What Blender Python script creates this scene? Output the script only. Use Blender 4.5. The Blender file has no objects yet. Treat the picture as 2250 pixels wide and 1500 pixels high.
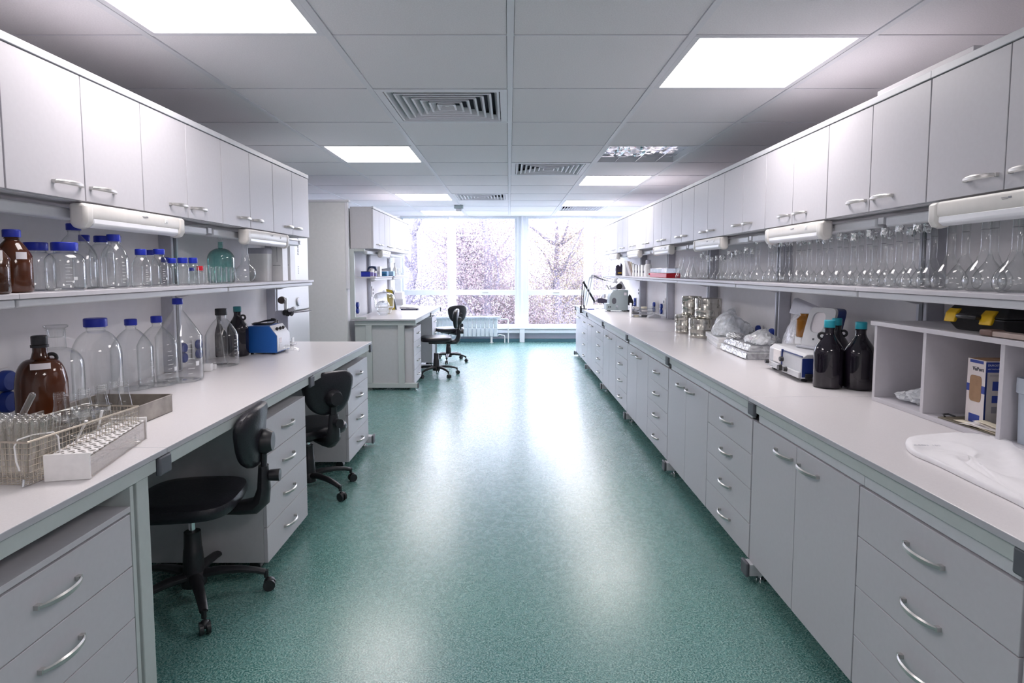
import bpy, bmesh, math, random
from mathutils import Vector, Matrix
random.seed(7)
PI = math.pi
scn = bpy.context.scene
col = scn.collection

LAMP, LAMPC, SKY, SKYC, EXPO = 8.4, (1., .935, .93), 9.3, (.845, .89, 1.09), 0.70
# ------------------------------------------------------------------ camera model (metres, camera at x=0, y=0)
FPX, CX, CY, HC = 1334.0, 1118.5, 694.0, 1.42
TH = math.atan(100 / FPX)
CT, ST = math.cos(TH), math.sin(TH)
def ray(px, py):
    u = (px - CX) / FPX; v = (py - CY) / FPX
    return Vector((u, CT - v * ST, -ST - v * CT))
def atz(px, py, z):
    r = ray(px, py); t = (z - HC) / r.z
    return Vector((r.x * t, r.y * t, z))
def atx(px, py, x):
    r = ray(px, py); t = x / r.x
    return Vector((x, r.y * t, HC + r.z * t))
def aty(px, py, y):
    r = ray(px, py); t = y / r.y
    return Vector((r.x * t, y, HC + r.z * t))
def spot(px, pb, z, w):
    """round thing on height z: centre column, front rim row, width -> centre x, y and radius in metres"""
    y0 = atz(px, pb, z).y; r = 0.0
    k = offaxis(px)
    for _ in range(6):
        r = w / 2 * (y0 + r) / FPX * k
    y = y0 + r * k
    return (px - CX) / FPX * y, y, r
def offaxis(px):
    """a round thing seen off the lens axis looks wider than it is"""
    return math.cos(math.atan(abs(px - CX) / FPX))
def zat(py, y):
    return aty(CX, py, y).z

# ------------------------------------------------------------------ materials
MATS = {}
def mat(name, c, rough=.5, metal=0., var=.04, scale=40., bump=0., spec=.5, coat=0., detail=3.):
    if name in MATS: return MATS[name]
    m = bpy.data.materials.new(name); m.use_nodes = True
    nt = m.node_tree; b = nt.nodes['Principled BSDF']
    b.inputs['Roughness'].default_value = rough; b.inputs['Metallic'].default_value = metal
    b.inputs['Specular IOR Level'].default_value = spec
    if coat: b.inputs['Coat Weight'].default_value = coat
    tc = nt.nodes.new('ShaderNodeTexCoord')
    n = nt.nodes.new('ShaderNodeTexNoise'); n.inputs['Scale'].default_value = scale; n.inputs['Detail'].default_value = detail
    nt.links.new(tc.outputs['Object'], n.inputs['Vector'])
    r = nt.nodes.new('ShaderNodeValToRGB')
    r.color_ramp.elements[0].position = .3; r.color_ramp.elements[1].position = .7
    r.color_ramp.elements[0].color = [max(0, x * (1 - var)) for x in c] + [1]
    r.color_ramp.elements[1].color = [min(1, x * (1 + var)) for x in c] + [1]
    nt.links.new(n.outputs['Fac'], r.inputs['Fac']); nt.links.new(r.outputs['Color'], b.inputs['Base Color'])
    if bump:
        bp = nt.nodes.new('ShaderNodeBump'); bp.inputs['Strength'].default_value = bump; bp.inputs['Distance'].default_value = .01
        nt.links.new(n.outputs['Fac'], bp.inputs['Height']); nt.links.new(bp.outputs['Normal'], b.inputs['Normal'])
    MATS[name] = m
    return m
def glass(name, tint=(.99, .995, .995), edge=(.74, .79, .79), gloss=.075, power=3.0, rough=.02):
    """thin-walled glass: clear when faced, reflecting and darker towards the rim"""
    if name in MATS: return MATS[name]
    m = bpy.data.materials.new(name); m.use_nodes = True
    nt = m.node_tree; nt.nodes.remove(nt.nodes['Principled BSDF'])
    out = nt.nodes['Material Output']
    lw = nt.nodes.new('ShaderNodeLayerWeight'); lw.inputs['Blend'].default_value = .5
    p = nt.nodes.new('ShaderNodeMath'); p.operation = 'POWER'; p.inputs[1].default_value = power
    nt.links.new(lw.outputs['Facing'], p.inputs[0])
    ma = nt.nodes.new('ShaderNodeMath'); ma.operation = 'MULTIPLY_ADD'; ma.use_clamp = True
    ma.inputs[1].default_value = .72; ma.inputs[2].default_value = gloss
    nt.links.new(p.outputs[0], ma.inputs[0])
    mixc = nt.nodes.new('ShaderNodeMix'); mixc.data_type = 'RGBA'
    mixc.inputs['A'].default_value = (*tint, 1); mixc.inputs['B'].default_value = (*edge, 1)
    nt.links.new(p.outputs[0], mixc.inputs['Factor'])
    t = nt.nodes.new('ShaderNodeBsdfTransparent'); nt.links.new(mixc.outputs['Result'], t.inputs['Color'])
    g = nt.nodes.new('ShaderNodeBsdfGlossy'); g.inputs['Roughness'].default_value = rough
    mx = nt.nodes.new('ShaderNodeMixShader')
    nt.links.new(ma.outputs[0], mx.inputs['Fac']); nt.links.new(t.outputs[0], mx.inputs[1]); nt.links.new(g.outputs[0], mx.inputs[2])
    nt.links.new(mx.outputs[0], out.inputs['Surface'])
    MATS[name] = m
    return m
def emit(name, c, s):
    if name in MATS: return MATS[name]
    m = bpy.data.materials.new(name); m.use_nodes = True
    nt = m.node_tree; nt.nodes.remove(nt.nodes['Principled BSDF'])
    e = nt.nodes.new('ShaderNodeEmission'); e.inputs['Color'].default_value = (*c, 1); e.inputs['Strength'].default_value = s
    nt.links.new(e.outputs[0], nt.nodes['Material Output'].inputs['Surface'])
    MATS[name] = m
    return m

M_CAB = mat('white_laminate', (.57, .555, .595), .42, var=.015, scale=60, spec=.4)
M_EDGE = mat('grey_edge', (.50, .51, .56), .45, var=.02)
M_BODY = mat('carcass_white', (.58, .57, .60), .5, var=.02)
M_TOP = mat('worktop_laminate', (.70, .675, .69), .28, var=.03, scale=250, spec=.5)
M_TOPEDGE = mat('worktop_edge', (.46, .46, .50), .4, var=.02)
M_FRAME = mat('grey_green_steel', (.52, .56, .56), .45, var=.02)
M_RAIL = mat('pale_steel', (.62, .63, .67), .4, var=.02)
M_ALU = mat('alu_post', (.50, .51, .57), .4, metal=.15, var=.03)
M_PAD = mat('dark_grey_plastic', (.105, .11, .13), .5)
M_STEEL = mat('brushed_steel', (.55, .54, .52), .34, metal=.9, var=.06, scale=90)
M_HANDLE = mat('satin_nickel', (.56, .55, .54), .33, metal=.8, var=.03)
M_CHROME = mat('chrome', (.72, .73, .75), .12, metal=1., var=.02)
M_DRUM = mat('drum_steel', (.60, .58, .53), .2, metal=1., var=.06, scale=30)
M_WALL = mat('wall_paint', (.87, .86, .885), .75, var=.015, scale=20, bump=.02)
M_TILE = mat('ceiling_tile', (.86, .83, .865), .9, var=.05, scale=160, bump=.08)
M_TBAR = mat('ceiling_bar', (.80, .79, .84), .5, var=.01)
M_VOID = mat('ceiling_void', (.05, .05, .07), .9)
M_WHITE = mat('white_plastic', (.82, .82, .83), .4, var=.02)
M_CREAM = mat('lamp_housing', (.74, .715, .69), .35, var=.02)
M_DIFF = mat('lamp_diffuser', (.88, .88, .93), .3, var=.01)
M_BLACK = mat('black_plastic', (.016, .016, .02), .38, var=.2)
M_LEATHER = mat('black_vinyl', (.015, .014, .02), .33, var=.25, scale=120, bump=.12)
M_RUBBER = mat('black_rubber', (.018, .018, .02), .6)
M_CAPBLUE = mat('blue_cap', (.012, .03, .42), .38, var=.08)
M_TEAL = mat('teal_cap', (.02, .36, .46), .4, var=.06)
M_DTEAL = mat('dark_teal_cap', (.02, .17, .2), .4)
M_CAPBLK = mat('black_cap', (.018, .02, .025), .4)
M_RED = mat('red_plastic', (.55, .01, .03), .4)
M_LABEL = mat('paper_label', (.86, .82, .86), .7, var=.02)
M_MARK = mat('white_print', (.75, .77, .8), .6)
M_INK = mat('dark_print', (.05, .055, .08), .6)
M_GREYINK = mat('grey_print', (.28, .28, .32), .6)
M_BLUEBOX = mat('blue_enamel', (.012, .11, .42), .38, var=.05, scale=200)
M_NAVY = mat('navy_panel', (.012, .03, .16), .35)
M_SOCKET = mat('socket_blue', (.01, .04, .3), .45)
M_FOIL = mat('alu_foil', (.86, .87, .88), .22, metal=1., var=.05, scale=70, bump=.9)
M_INSTR = mat('instrument_grey', (.56, .57, .60), .42, var=.02)
M_INSTRG = mat('instrument_green_grey', (.36, .43, .45), .45, var=.02)
M_CARD = mat('cardboard', (.36, .22, .13), .8, var=.08)
M_CARDW = mat('printed_card', (.74, .68, .68), .6, var=.02)
M_CARDB = mat('printed_blue', (.03, .06, .32), .5)
M_CARDG = mat('printed_grey', (.56, .53, .52), .6)
M_PAPER = mat('paper_white', (.85, .82, .82), .8)
M_PAPERY = mat('paper_cream', (.85, .78, .62), .8)
M_BROWN = mat('brown_board', (.17, .10, .085), .55, var=.1)
M_BROWNL = mat('board_top', (.50, .40, .36), .6, var=.06)
M_YEL = mat('yellow_plastic', (.85, .52, .01), .4)
M_CASE = mat('case_plastic', (.022, .022, .026), .33, var=.2)
M_CLOTH = mat('white_cloth', (.80, .79, .82), .9, var=.02, scale=30, bump=.1)
M_WIRE = mat('wire_steel', (.58, .52, .44), .35, metal=.85, var=.1)
M_TRAY = mat('tray_steel', (.30, .275, .25), .42, metal=.55, var=.25, scale=18, bump=.05)
M_RACK = mat('rack_white', (.84, .82, .82), .45)
M_MIRROR = mat('louvre_mirror', (.85, .86, .9), .07, metal=1., var=.03)
M_BARK = mat('bark', (.13, .12, .155), .9, var=.3, scale=8)
M_LILAC = mat('lilac_wall', (.50, .50, .58), .7)
G_CLEAR = glass('clear_glass')
G_FLASK = glass('flask_glass', (.99, .995, .995), (.70, .74, .75), .075, 2.9)
G_GREEN = glass('green_glass', (.50, .80, .76), (.10, .30, .30), .10, 2.0)
G_AMBER = mat('amber_glass', (.045, .014, .006), .06, var=.3, scale=6, spec=.6)
G_BROWN = mat('brown_glass', (.075, .02, .007), .06, var=.45, scale=5, spec=.6)
G_DARK = mat('dark_glass', (.012, .009, .016), .05, var=.3, scale=6, spec=.6)
G_PANE = glass('window_glass', (.985, .99, .99), (.9, .93, .93), .03, 4.)
G_PLAST = glass('clear_plastic', (.90, .93, .95), (.62, .66, .70), .12, 1.6, .12)
G_FILM = glass('plastic_film', (.80, .85, .90), (.72, .76, .82), .34, 1.2, .22)
G_ACRYL = glass('acrylic', (.97, .95, .93), (.95, .92, .88), .06, 2., .08)

# ------------------------------------------------------------------ mesh builder
class MB:
    def __init__(s): s.b = bmesh.new(); s.mi = 0
    def _f(s, vs):
        try:
            f = s.b.faces.new(vs); f.material_index = s.mi; return f
        except ValueError: return None
    def box(s, x0, x1, y0, y1, z0, z1):
        v = [s.b.verts.new((x, y, z)) for x in (x0, x1) for y in (y0, y1) for z in (z0, z1)]
        for q in ((0, 1, 3, 2), (4, 6, 7, 5), (0, 4, 5, 1), (2, 3, 7, 6), (0, 2, 6, 4), (1, 5, 7, 3)): s._f([v[i] for i in q])
        return s
    def loft(s, rings, cap=True, closed=False):
        R = [[s.b.verts.new(p) for p in r] for r in rings]; n = len(R[0])
        for a, b in zip(R, R[1:] + ([R[0]] if closed else [])):
            for i in range(n): s._f((a[i], a[(i + 1) % n], b[(i + 1) % n], b[i]))
        if cap and not closed: s._f(list(reversed(R[0]))); s._f(R[-1])
        return s
    def lathe(s, prof, n=24, c=(0, 0, 0), a0=0.):
        """profile of (radius, z); radius 0 closes at a pole"""
        prev = None
        for r, z in prof:
            if r <= 1e-6: ring = [s.b.verts.new((c[0], c[1], c[2] + z))]
            else: ring = [s.b.verts.new((c[0] + r * math.cos(a0 + 2 * PI * i / n), c[1] + r * math.sin(a0 + 2 * PI * i / n), c[2] + z)) for i in range(n)]
            if prev:
                for i in range(n):
                    j = (i + 1) % n
                    if len(prev) == 1 and len(ring) > 1: s._f((prev[0], ring[j], ring[i]))
                    elif len(ring) == 1 and len(prev) > 1: s._f((prev[i], prev[j], ring[0]))
                    elif len(ring) > 1: s._f((prev[i], prev[j], ring[j], ring[i]))
            prev = ring
        return s
    def tube(s, pts, r, n=10, cap=True, flat=1., closed=False, up=None):
        P = [Vector(p) for p in pts]; rr = r if isinstance(r, (list, tuple)) else [r] * len(P)
        rings = []; nrm = None
        for i, p in enumerate(P):
            if closed: t = P[(i + 1) % len(P)] - P[i - 1]
            else: t = P[min(i + 1, len(P) - 1)] - P[max(i - 1, 0)]
            t.normalize()
            if nrm is None:
                a = Vector(up) if up else (Vector((0, 0, 1)) if abs(t.z) < .9 else Vector((1, 0, 0)))
                nrm = a - a.dot(t) * t; nrm.normalize()
            else:
                nrm = nrm - nrm.dot(t) * t; nrm.normalize()
            bn = t.cross(nrm)
            rings.append([p + (nrm * math.cos(2 * PI * k / n) * rr[i] * flat + bn * math.sin(2 * PI * k / n) * rr[i]) for k in range(n)])
        return s.loft(rings, cap, closed)
    def cyl(s, p0, p1, r0, r1=None, n=16):
        return s.tube([p0, p1], [r0, r0 if r1 is None else r1], n)
    def prism(s, poly, axis, a, b):
        """2-D outline swept along an axis: x -> outline is (y,z); y -> (x,z); z -> (x,y)"""
        f = {'x': lambda p, t: (t, p[0], p[1]), 'y': lambda p, t: (p[0], t, p[1]), 'z': lambda p, t: (p[0], p[1], t)}[axis]
        return s.loft([[f(p, a) for p in poly], [f(p, b) for p in poly]])
    def sphere(s, c, r, sz=1., n=16):
        k = n // 2
        return s.lathe([(r * math.sin(PI * i / k), -r * sz * math.cos(PI * i / k)) for i in range(k + 1)], n, c)
    def patch(s, r, z0, z1, a0, a1, n=8, c=(0, 0, 0)):
        A = [a0 + (a1 - a0) * i / n for i in range(n + 1)]
        lo = [s.b.verts.new((c[0] + r * math.cos(a), c[1] + r * math.sin(a), z0)) for a in A]
        hi = [s.b.verts.new((c[0] + r * math.cos(a), c[1] + r * math.sin(a), z1)) for a in A]
        for i in range(n): s._f((lo[i], lo[i + 1], hi[i + 1], hi[i]))
        return s
    def quad(s, *p): s._f([s.b.verts.new(q) for q in p]); return s
    def grid(s, fn, nu, nv):
        V = [[s.b.verts.new(fn(i / nu, j / nv)) for j in range(nv + 1)] for i in range(nu + 1)]
        for i in range(nu):
            for j in range(nv): s._f((V[i][j], V[i + 1][j], V[i + 1][j + 1], V[i][j + 1]))
        return s
    def move(s, d):
        bmesh.ops.translate(s.b, vec=d, verts=s.b.verts); return s
    def rot(s, a, axis='Z', c=(0, 0, 0)):
        bmesh.ops.rotate(s.b, cent=c, matrix=Matrix.Rotation(a, 3, axis), verts=s.b.verts); return s
    def build(s, name, mats, parent=None, bevel=0., smooth=True, ang=38, seg=2, fix=True):
        if fix: bmesh.ops.recalc_face_normals(s.b, faces=s.b.faces)
        me = bpy.data.meshes.new(name); s.b.to_mesh(me); s.b.free()
        for m in (mats if isinstance(mats, (list, tuple)) else [mats]): me.materials.append(m)
        if smooth:
            me.polygons.foreach_set('use_smooth', [True] * len(me.polygons)); me.set_sharp_from_angle(angle=math.radians(ang))
        o = bpy.data.objects.new(name, me); col.objects.link(o)
        if parent: o.parent = parent
        if bevel:
            b = o.modifiers.new('bevel', 'BEVEL'); b.width = bevel; b.segments = seg; b.limit_method = 'ANGLE'; b.angle_limit = math.radians(40)
        return o
def tag(o, label, cat, group=None, kind=None):
    o['label'] = label; o['category'] = cat
    if group: o['group'] = group
    if kind: o['kind'] = kind
    return o
def thing(name, label, cat, loc=(0, 0, 0), rz=0., group=None):
    o = bpy.data.objects.new(name, None); col.objects.link(o); o.empty_display_size = .05
    o.location = loc; o.rotation_euler = (0, 0, rz)
    return tag(o, label, cat, group)
def struct(o, label=None, cat=None):
    o['kind'] = 'structure'
    if label: o['label'] = label
    if cat: o['category'] = cat
    return o
def dup(root, label, loc=None, rz=None, group=None, scale=None):
    r = root.copy(); col.objects.link(r)
    if loc is not None: r.location = loc
    if rz is not None: r.rotation_euler = (0, 0, rz)
    if scale is not None: r.scale = (scale if isinstance(scale, tuple) else (scale,) * 3)
    r['label'] = label
    if group: r['group'] = group
    for ch in list(root.children):
        c = ch.copy(); col.objects.link(c); c.parent = r
        for g in ch.children:
            d = g.copy(); col.objects.link(d); d.parent = c
    return r
def film(name, c, clear, rough=.22):
    m = bpy.data.materials.new(name); m.use_nodes = True; nt = m.node_tree; b = nt.nodes['Principled BSDF']
    b.inputs['Base Color'].default_value = (*c, 1); b.inputs['Roughness'].default_value = rough; b.inputs['Coat Weight'].default_value = .4
    t = nt.nodes.new('ShaderNodeBsdfTransparent'); t.inputs['Color'].default_value = (.97, .98, 1, 1); mx = nt.nodes.new('ShaderNodeMixShader')
    tc = nt.nodes.new('ShaderNodeTexCoord'); n = nt.nodes.new('ShaderNodeTexNoise'); n.inputs['Scale'].default_value = 14; n.inputs['Detail'].default_value = 4; n.inputs['Distortion'].default_value = 1.5
    r = nt.nodes.new('ShaderNodeMapRange'); r.inputs['From Min'].default_value = .3; r.inputs['From Max'].default_value = .7; r.inputs['To Min'].default_value = 1 - clear - .2; r.inputs['To Max'].default_value = 1 - clear + .2
    nt.links.new(tc.outputs['Object'], n.inputs['Vector']); nt.links.new(n.outputs['Fac'], r.inputs['Value']); nt.links.new(r.outputs['Result'], mx.inputs['Fac'])
    bp = nt.nodes.new('ShaderNodeBump'); bp.inputs['Strength'].default_value = .8; bp.inputs['Distance'].default_value = .02
    nt.links.new(n.outputs['Fac'], bp.inputs['Height']); nt.links.new(bp.outputs['Normal'], b.inputs['Normal'])
    nt.links.new(t.outputs[0], mx.inputs[1]); nt.links.new(b.outputs[0], mx.inputs[2]); nt.links.new(mx.outputs[0], nt.nodes['Material Output'].inputs['Surface'])
    return m
M_BAG = film('bag_film', (.93, .96, 1.), .40)
M_POUCH = film('pouch_film', (.78, .78, .82), .2)
def text(s, size, name, m, parent, loc, rot, depth=.0006, align='LEFT', label=None):
    cu = bpy.data.curves.new(name, 'FONT'); cu.body = s; cu.size = size; cu.align_x = align; cu.extrude = depth
    t = bpy.data.objects.new(name + '_curve', cu); col.objects.link(t)
    dg = bpy.context.evaluated_depsgraph_get()
    me = bpy.data.meshes.new_from_object(t.evaluated_get(dg)); bpy.data.objects.remove(t)
    me.materials.clear(); me.materials.append(m)
    o = bpy.data.objects.new(name, me); col.objects.link(o); o.parent = parent; o.location = loc; o.rotation_euler = rot
    return o
ORD = ['first', 'second', 'third', 'fourth', 'fifth', 'sixth', 'seventh', 'eighth', 'ninth', 'tenth', 'eleventh', 'twelfth', 'thirteenth', 'fourteenth',
       'fifteenth', 'sixteenth', 'seventeenth', 'eighteenth', 'nineteenth', 'twentieth'] + ['twenty-' + w for w in
       ('first', 'second', 'third', 'fourth', 'fifth', 'sixth', 'seventh', 'eighth', 'ninth')] + ['thirtieth']
def sup(a, b, n=28, p=3.):
    """superellipse outline"""
    out = []
    for i in range(n):
        t = 2 * PI * i / n; c, s = math.cos(t), math.sin(t)
        out.append((a * math.copysign(abs(c) ** (2 / p), c), b * math.copysign(abs(s) ** (2 / p), s)))
    return out
# ------------------------------------------------------------------ the room
ZC = 2.5          # ceiling
WX = 1.93         # wall behind the benches, left and right
YW = 12.2         # window wall
TW, TD, TX, TY = .834, .826, .006, 2.882   # ceiling tile, first lines

def floor_mat():
    m = bpy.data.materials.new('green_speckled_vinyl'); m.use_nodes = True
    nt = m.node_tree; b = nt.nodes['Principled BSDF']
    tc = nt.nodes.new('ShaderNodeTexCoord')
    def noise(scale, detail, rough=.5):
        n = nt.nodes.new('ShaderNodeTexNoise'); n.inputs['Scale'].default_value = scale; n.inputs['Detail'].default_value = detail
        n.inputs['Roughness'].default_value = rough
        nt.links.new(tc.outputs['Object'], n.inputs['Vector']); return n
    n1 = noise(170, 1.5); n2 = noise(1.2, 3.)
    r1 = nt.nodes.new('ShaderNodeValToRGB'); e = r1.color_ramp.elements
    e[0].position = .38; e[0].color = (.03, .115, .112, 1)
    e[1].position = .66; e[1].color = (.33, .48, .45, 1)
    k = r1.color_ramp.elements.new(.5); k.color = (.10, .265, .25, 1)
    nt.links.new(n1.outputs['Fac'], r1.inputs['Fac'])
    mx = nt.nodes.new('ShaderNodeMix'); mx.data_type = 'RGBA'; mx.blend_type = 'MULTIPLY'; mx.inputs['Factor'].default_value = .12
    nt.links.new(r1.outputs['Color'], mx.inputs['A']); nt.links.new(n2.outputs['Color'], mx.inputs['B'])
    nt.links.new(mx.outputs['Result'], b.inputs['Base Color'])
    # rubbed, scratched sheen
    n3 = nt.nodes.new('ShaderNodeTexNoise'); n3.inputs['Scale'].default_value = 14; n3.inputs['Detail'].default_value = 8; n3.inputs['Distortion'].default_value = 2.5
    nt.links.new(tc.outputs['Object'], n3.inputs['Vector'])
    rr = nt.nodes.new('ShaderNodeMapRange'); rr.inputs['From Min'].default_value = .35; rr.inputs['From Max'].default_value = .7
    rr.inputs['To Min'].default_value = .255; rr.inputs['To Max'].default_value = .295
    nt.links.new(n3.outputs['Fac'], rr.inputs['Value']); nt.links.new(rr.outputs['Result'], b.inputs['Roughness'])
    b.inputs['Specular IOR Level'].default_value = .85
    return m
M_FLOOR = floor_mat()
struct(MB().box(-3.4, 2.6, -2.6, YW, -.05, 0).build('floor', M_FLOOR, smooth=False))

# walls
HP = 2.15         # the partitions behind the racks stop below the ceiling
struct(MB().box(-WX - .1, -WX, -2.6, 4.95, 0, HP).build('wall_left_partition', M_WALL, smooth=False))
struct(MB().box(WX, WX + .1, -2.6, 10.42, 0, HP).build('wall_right_partition', M_WALL, smooth=False))
struct(MB().box(-3.4, -3.3, -2.6, YW, 0, ZC).build('wall_left', M_WALL, smooth=False))
struct(MB().box(2.5, 2.6, -2.6, YW, 0, ZC).build('wall_right', M_WALL, smooth=False))
struct(MB().box(-3.4, 2.6, -2.7, -2.6, 0, ZC).build('wall_back', M_WALL, smooth=False))
# window wall: a solid piece at the left, low parapet, header
struct(MB().box(-3.4, -2.17, YW, YW + .25, 0, ZC).box(-2.17, 2.6, YW + .02, YW + .25, 0, .27).box(-2.17, 2.6, YW, YW + .25, ZC - .012, ZC + .1)
       .build('wall_window', M_WALL, smooth=False))
# half-height partition behind the far left bench and the tall panel that closes its near end
struct(MB().box(-WX - .06, -1.90, 7.14, 10.1, 0, 2.16).build('wall_partition', M_WALL, bevel=.004))
M_PANEL = mat('panel_white', (.78, .78, .79), .6, var=.02, scale=30)
pt = thing('tall_panel', 'tall pale panel standing between the fridge and the far left bench', 'panel', (-2.3, 7.02, 0))
MB().box(-.62, .42, 0, .05, .0, 2.2).build('panel_sheet', M_PANEL, pt, bevel=.003)
MB().box(-.62, .47, -.012, .06, 2.2, 2.225).build('top_trim', M_TBAR, pt, bevel=.002)
MB().box(.42, .45, -.006, .056, 1.21, 2.2).build('edge_trim', M_TBAR, pt, bevel=.002)

# ceiling: tiles, hidden void, grid of bars
x_lines = [TX + TW * k for k in range(-4, 4)]
y_lines = [TY + TD * k for k in range(-7, 12)]
LIGHTS = [(-2, -1), (1, 0), (-2, 3), (1, 5), (-2, 7), (1, 8), (-2, 10), (1, 10), (1, -4), (-2, -5)]
VENTS = [(-1, 1), (0, 4), (-1, 7), (1, 9)]
MIRROR = [(1, 3)]
holes = set(LIGHTS + VENTS + MIRROR)
cb = MB()
g = .007
for i in range(-5, 4):
    for j in range(-8, 12):
        if (i, j) in holes: continue
        x0, x1 = max(TX + TW * i, -3.4), min(TX + TW * (i + 1), 2.6)
        y0, y1 = max(TY + TD * j, -2.7), min(TY + TD * (j + 1), YW)
        if x1 - x0 < .03 or y1 - y0 < .03: continue
        cb.box(x0 + .018, x1 - .018, y0 + g, y1 - g, ZC, ZC + .012)
struct(cb.build('ceiling', M_TILE, smooth=False))
struct(MB().box(-3.5, 2.7, -2.8, YW + .1, ZC + .22, ZC + .25).build('ceiling_void', M_VOID, smooth=False))
tb = MB()
for x in x_lines: tb.box(x - .016, x + .016, -2.7, YW, ZC - .006, ZC + .004)
for y in y_lines: tb.box(-3.4, 2.6, y - .004, y + .004, ZC - .003, ZC + .004)
struct(tb.build('trim_1', M_TBAR, smooth=False))
cb = MB()
for i in range(-5, 4):
    for j in range(-8, 12):
        if (i, j) in holes: continue
        cb.box(max(TX + TW * i, -3.4), min(TX + TW * (i + 1), 2.6), max(TY + TD * j, -2.7), min(TY + TD * (j + 1), YW), ZC + .016, ZC + .02)
struct(cb.build('ceiling_backing', M_VOID, smooth=False))

# ceiling lights
M_PANEL_LIGHT = emit('lit_panel', LAMPC, LAMP)
wherel = {(-2, -1): 'lit square ceiling panel nearest the camera, above the left cabinets', (1, 0): 'largest lit square ceiling panel, on the right',
          (-2, 3): 'lit ceiling panel on the left, before the left cabinets end', (1, 5): 'lit ceiling panel on the right, just beyond the mirrored fixture',
          (-2, 7): 'lit ceiling panel on the left, beside the third air vent', (1, 8): 'lit ceiling panel on the right, just before the smallest vent',
          (-2, 10): 'lit ceiling panel at the window, left side', (1, 10): 'lit ceiling panel at the window, right side',
          (1, -4): 'lit ceiling panel behind the camera, right side', (-2, -5): 'lit ceiling panel behind the camera, left side'}
for (i, j) in LIGHTS:
    x, y = TX + TW * (i + .5), TY + TD * (j + .5)
    t = thing('ceiling_light', wherel[(i, j)], 'ceiling light', (x, y, ZC), 0, 'square ceiling lights')
    hx, hy = TW / 2 - .018, TD / 2 - .006
    f = MB()
    for (a, b, c, d) in ((-hx, hx, -hy, -hy + .025), (-hx, hx, hy - .025, hy), (-hx, -hx + .03, -hy + .025, hy - .025), (hx - .03, hx, -hy + .025, hy - .025)):
        f.box(a, b, c, d, -.004, .05)
    f.build('frame', M_TBAR, t, bevel=.001)
    MB().box(-hx + .03, hx - .03, -hy + .025, hy - .025, .002, .012).build('diffuser', M_PANEL_LIGHT, t, smooth=False)
# four-way air vents
wherev = ['large square air vent in the ceiling, nearest the camera', 'square air vent beside the mirrored ceiling fixture', 'square air vent beside the smoke detector',
          'smallest square air vent, near the window on the right']
for n, (i, j) in enumerate(VENTS):
    x, y = TX + TW * (i + .5), TY + TD * (j + .5)
    t = thing('air_vent', wherev[n], 'vent', (x, y, ZC), 0, 'square ceiling vents')
    hx, hy = TW / 2 - .018, TD / 2 - .006
    f = MB()
    for (a, b, c, d) in ((-hx, hx, -hy, -hy + .045), (-hx, hx, hy - .045, hy), (-hx, -hx + .045, -hy + .045, hy - .045), (hx - .045, hx, -hy + .045, hy - .045)):
        f.box(a, b, c, d, -.005, .008)
    f.build('frame', M_TBAR, t, bevel=.001)
    MB().box(-hx, hx, -hy, hy, .07, .08).box(-hx, -hx + .01, -hy, hy, .0, .07).box(hx - .01, hx, -hy, hy, .0, .07).box(-hx, hx, -hy, -hy + .01, .0, .07).box(-hx, hx, hy - .01, hy, .0, .07).build('darkening_plenum', M_VOID, t, smooth=False)  # near-black box, side walls added to darken the gaps between the louvres
    for k in range(7):
        a = hx - .05 - k * .048; b = hy - .05 - k * .048; w = .028; th = .004
        def sq(p, q, z): return [(-p, -q, z), (p, -q, z), (p, q, z), (-p, q, z)]
        MB().loft([sq(a, b, -.003), sq(a - .002, b - .002, .001), sq(a - w, b - w, .034), sq(a - w - .003, b - w - .003, .034), sq(a - .014, b - .014, .002), sq(a - .013, b - .013, -.003)], closed=True).build('louvre', M_TBAR, t, smooth=False)
    a = hx - .05 - 7 * .048
    MB().box(-a, a, -a, a, .004, .02).build('centre_plate', M_TBAR, t, bevel=.002)
# unlit fixture with mirrored louvres
i, j = MIRROR[0]
t = thing('mirrored_ceiling_light', 'unlit mirrored square fixture in the ceiling on the right', 'ceiling light', (TX + TW * (i + .5), TY + TD * (j + .5), ZC))
hx, hy = TW / 2 - .018, TD / 2 - .006
f = MB()
for (a, b, c, d) in ((-hx, hx, -hy, -hy + .02), (-hx, hx, hy - .02, hy), (-hx, -hx + .02, -hy + .02, hy - .02), (hx - .02, hx, -hy + .02, hy - .02)): f.box(a, b, c, d, -.004, .05)
f.build('frame', M_TBAR, t, bevel=.001)
rnd = random.Random(3)
hm = [[rnd.uniform(-1, 1) for _ in range(17)] for _ in range(17)]
def mir(u, v):
    x = -hx + .02 + u * (2 * hx - .04); y = -hy + .02 + v * (2 * hy - .04)
    amp = .014 if u < .55 else .004
    return (x, y, .05 + amp * hm[int(u * 16)][int(v * 16)])
MB().grid(mir, 16, 16).build('reflector', M_MIRROR, t, smooth=False)
f = MB()
for k in (1, 2, 3):
    u = -hx + k * hx / 2
    f.box(u - .002, u + .002, -hy + .02, hy - .02, .0, .03)
f.build('louvre_blades', M_MIRROR, t, smooth=False)
# smoke detector
d = atz(1008, 451, ZC)
t = thing('smoke_detector', 'grey detector box hanging from the ceiling near the window', 'smoke detector', d)
MB().box(-.075, .075, -.05, .05, -.055, -.002).build('housing', M_INSTRG, t, bevel=.006)
MB().box(-.045, .045, -.04, .04, -.10, -.055).build('sensor_head', M_ALU, t, bevel=.006)

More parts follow.
